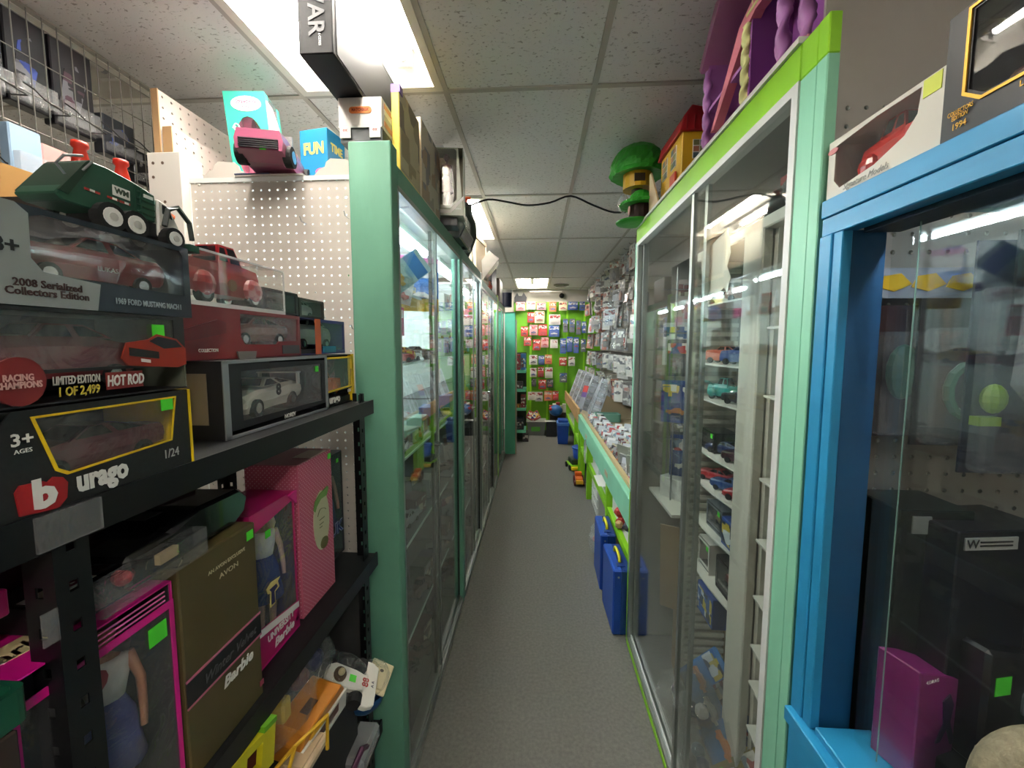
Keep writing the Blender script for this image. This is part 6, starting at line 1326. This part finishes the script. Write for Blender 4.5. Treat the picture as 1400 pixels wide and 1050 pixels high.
for i, (x, z, w, h) in enumerate(BW):
    nm, c1, c2 = CC[BC_[i % len(BC_)]]
    tall = h > .24
    row = 'top row' if z > 2.2 else 'second row' if z > 1.98 else 'third row' if z > 1.75 else 'fourth row' if z > 1.45 else 'fifth row' if z > 1.2 else 'sixth row' if z > .9 else 'seventh row' if z > .75 else 'bottom row'
    left = sorted(q[0] for q in BW if ('top row' if q[1] > 2.2 else 'second row' if q[1] > 1.98 else 'third row' if q[1] > 1.75 else 'fourth row' if q[1] > 1.45 else 'fifth row' if q[1] > 1.2 else 'sixth row' if q[1] > .9 else 'seventh row' if q[1] > .75 else 'bottom row') == row)
    pack(w, h, 'long' if tall else 'car', mat(c1, .4), mat(['#b03030', '#d8d4cc', '#3a3a40', '#3a5a9a'][i % 4], .4), printed([c2, c1, '#e0dcd4', c2, '#5a4a4a'], 45), (x, YB - .14, z), (0, 0, rnd.uniform(-.06, .06)), '%s carded toy, %s from left in the %s on green wall' % (nm, ORD[left.index(x)], row), 'carded toys on the green back wall')
    hk = thing('peg_hook', 'wire hook holding the %s card in the %s of the green wall' % (ORD[left.index(x)], row), 'hook', (x, YB - .03, z + h - .012), group='peg hooks on the green wall')
    if 'g' not in peg: peg['g'] = MB().tube([(0, 0, 0), (0, -.14, 0), (0, -.15, .012)], .0025, 5).build('wire', pm, hk)
    else: place('wire', peg['g'].data, hk)
# mint shelf unit left of the green wall
t = thing('shelf_unit', 'mint green open shelves at the far left end', 'shelf', (-.50, 6.6, 0))
MB().box(.0, .02, 0, .35, 0, 1.5).build('side', MINT, t); MB().box(.0, .335, .34, .35, 0, 1.5).build('back', mat('#2f3a2a', .7), t)
for z in (.18, .555, .875, 1.19): MB().box(.02, .335, 0, .34, z - .025, z + .025).build('shelf', mat('#62b894', .5), t, bev=.002)
for i, (x, z, w, h, c, lab) in enumerate(((-.36, 1.216, .10, .26, '#8a2430', 'maroon boxed figure on the top mint shelf'), (-.25, 1.216, .08, .27, '#2a5a8a', 'blue boxed figure on the top mint shelf'), (-.34, .901, .12, .12, '#3a3834', 'dark toy on the second mint shelf'), (-.35, .581, .09, .05, '#c8883a', 'small orange box on the third mint shelf'), (-.25, .581, .08, .22, '#7c2428', 'dark red tall toy box on the third mint shelf'), (-.34, .206, .14, .20, '#2e3036', 'dark toy box on the lowest mint shelf'), (-.22, .0, .10, .13, '#3a3638', 'dark toy on the floor under the mint shelves'))):
    closed_box(w, .12, h, mat(c, .45), (x, 6.62, z), 0, lab, 'box', band=printed([c, '#b8b0a8', c, '#5a3a3a'], 30))
# storage tub, bins and helmets on the floor at the back
t = thing('storage_tub', 'grey plastic storage tub with a lime label heaped with boxes', 'tub', (-.15, 7.1, 0)); TB = clear(haze=.6, bump=.2, bs=6)
MB().add([(.02, 0, 0), (.30, 0, 0), (.30, .3, 0), (.02, .3, 0), (-.01, -.02, .24), (.33, -.02, .24), (.33, .32, .24), (-.01, .32, .24)], [(0, 3, 2, 1), (0, 1, 5, 4), (1, 2, 6, 5), (2, 3, 7, 6), (3, 0, 4, 7)]).build('tub', mat('#8d8f8b', .4), t); MB().box(-.02, .34, -.03, .33, .235, .255).build('rim', mat('#9a9c98', .4), t); MB().box(.07, .23, -.022, -.012, .08, .16).build('lime_label', mat('#5aa83a', .5), t)
for i, (x, a, lab) in enumerate(((-.12, .5, 'red and white boxed toy tilted on the left of the storage tub'), (.03, -.5, 'red boxed toy tilted on the right of the storage tub'))): t = thing('toy_box', lab, 'box', (x, 7.16, .29), rot=(-.4, a, 0)); MB().box(-.07, .07, 0, .05, 0, .15).build('carton', mat('#b04a48', .4), t, bev=.003); MB().box(-.06, .06, -.001, 0, .02, .13).build('printed_front', prints[0], t)
t = thing('paper_sheet', 'white paper sheet lying on dark boxes beside the tub', 'paper', (.17, 6.98, .275), .1); MB().box(0, .19, 0, .12, 0, .003).build('sheet', WHITE, t); closed_box(.18, .2, .27, mat('#26262a', .5), (.19, 7.0, 0), 0, 'dark box on the floor beside the storage tub', 'box')
closed_box(.14, .2, .2, mat('#303236', .5), (.36, 7.1, 0), .1, 'charcoal box on the floor by the blue bin', 'box')
t = thing('blue_bin', 'blue plastic bin with a pale rim and stacked lid on the floor', 'bin', (.44, 6.5, 0)); MB().add([(-.07, 0, 0), (.09, 0, 0), (.09, .2, 0), (-.07, .2, 0), (-.085, -.02, .31), (.105, -.02, .31), (.105, .22, .31), (-.085, .22, .31)], [(0, 3, 2, 1), (0, 1, 5, 4), (1, 2, 6, 5), (2, 3, 7, 6), (3, 0, 4, 7), (4, 5, 6, 7)]).build('bin', BC, t); MB().box(-.09, .11, -.03, .23, .31, .36).build('rim', mat('#4a78c8', .4), t, bev=.005); MB().box(-.07, .09, -.01, .2, .36, .40).build('lid', BC, t, bev=.006)
t = thing('blue_helmet', 'blue rounded toy helmet with a red mark above the blue bin', 'toy', (.36, 7.1, .36)); MB().ball((0, 0, .10), .12, .11, .10, 18, 12).build('shell', mat('#1f5a9a', .4), t, smooth=True); MB().ball((-.1, -.1, .14), .03, .02, .03, 8, 6).build('red_mark', mat('#b02a2a', .4), t)
t = thing('toy_pile', 'heap of red and white boxes behind the blue helmet', 'toy pile', (.40, 7.3, .5))
for k in range(6): MB().box(-.15 + .06*k, -.08 + .06*k, -.05, .05, -.1, .02 + .03*(k % 3)).build('box', mat(['#a83a34', '#d8d0c4', '#8a2a2a', '#c8b89a', '#d0c8bc', '#9a7a5a'][k], .5), t)
tag(MB().box(.26, .56, 7.2, 7.5, 0, .40).build('floor_carton', mat('#3a2c22', .7)), 'brown carton on the floor under the heap of boxes', 'carton')
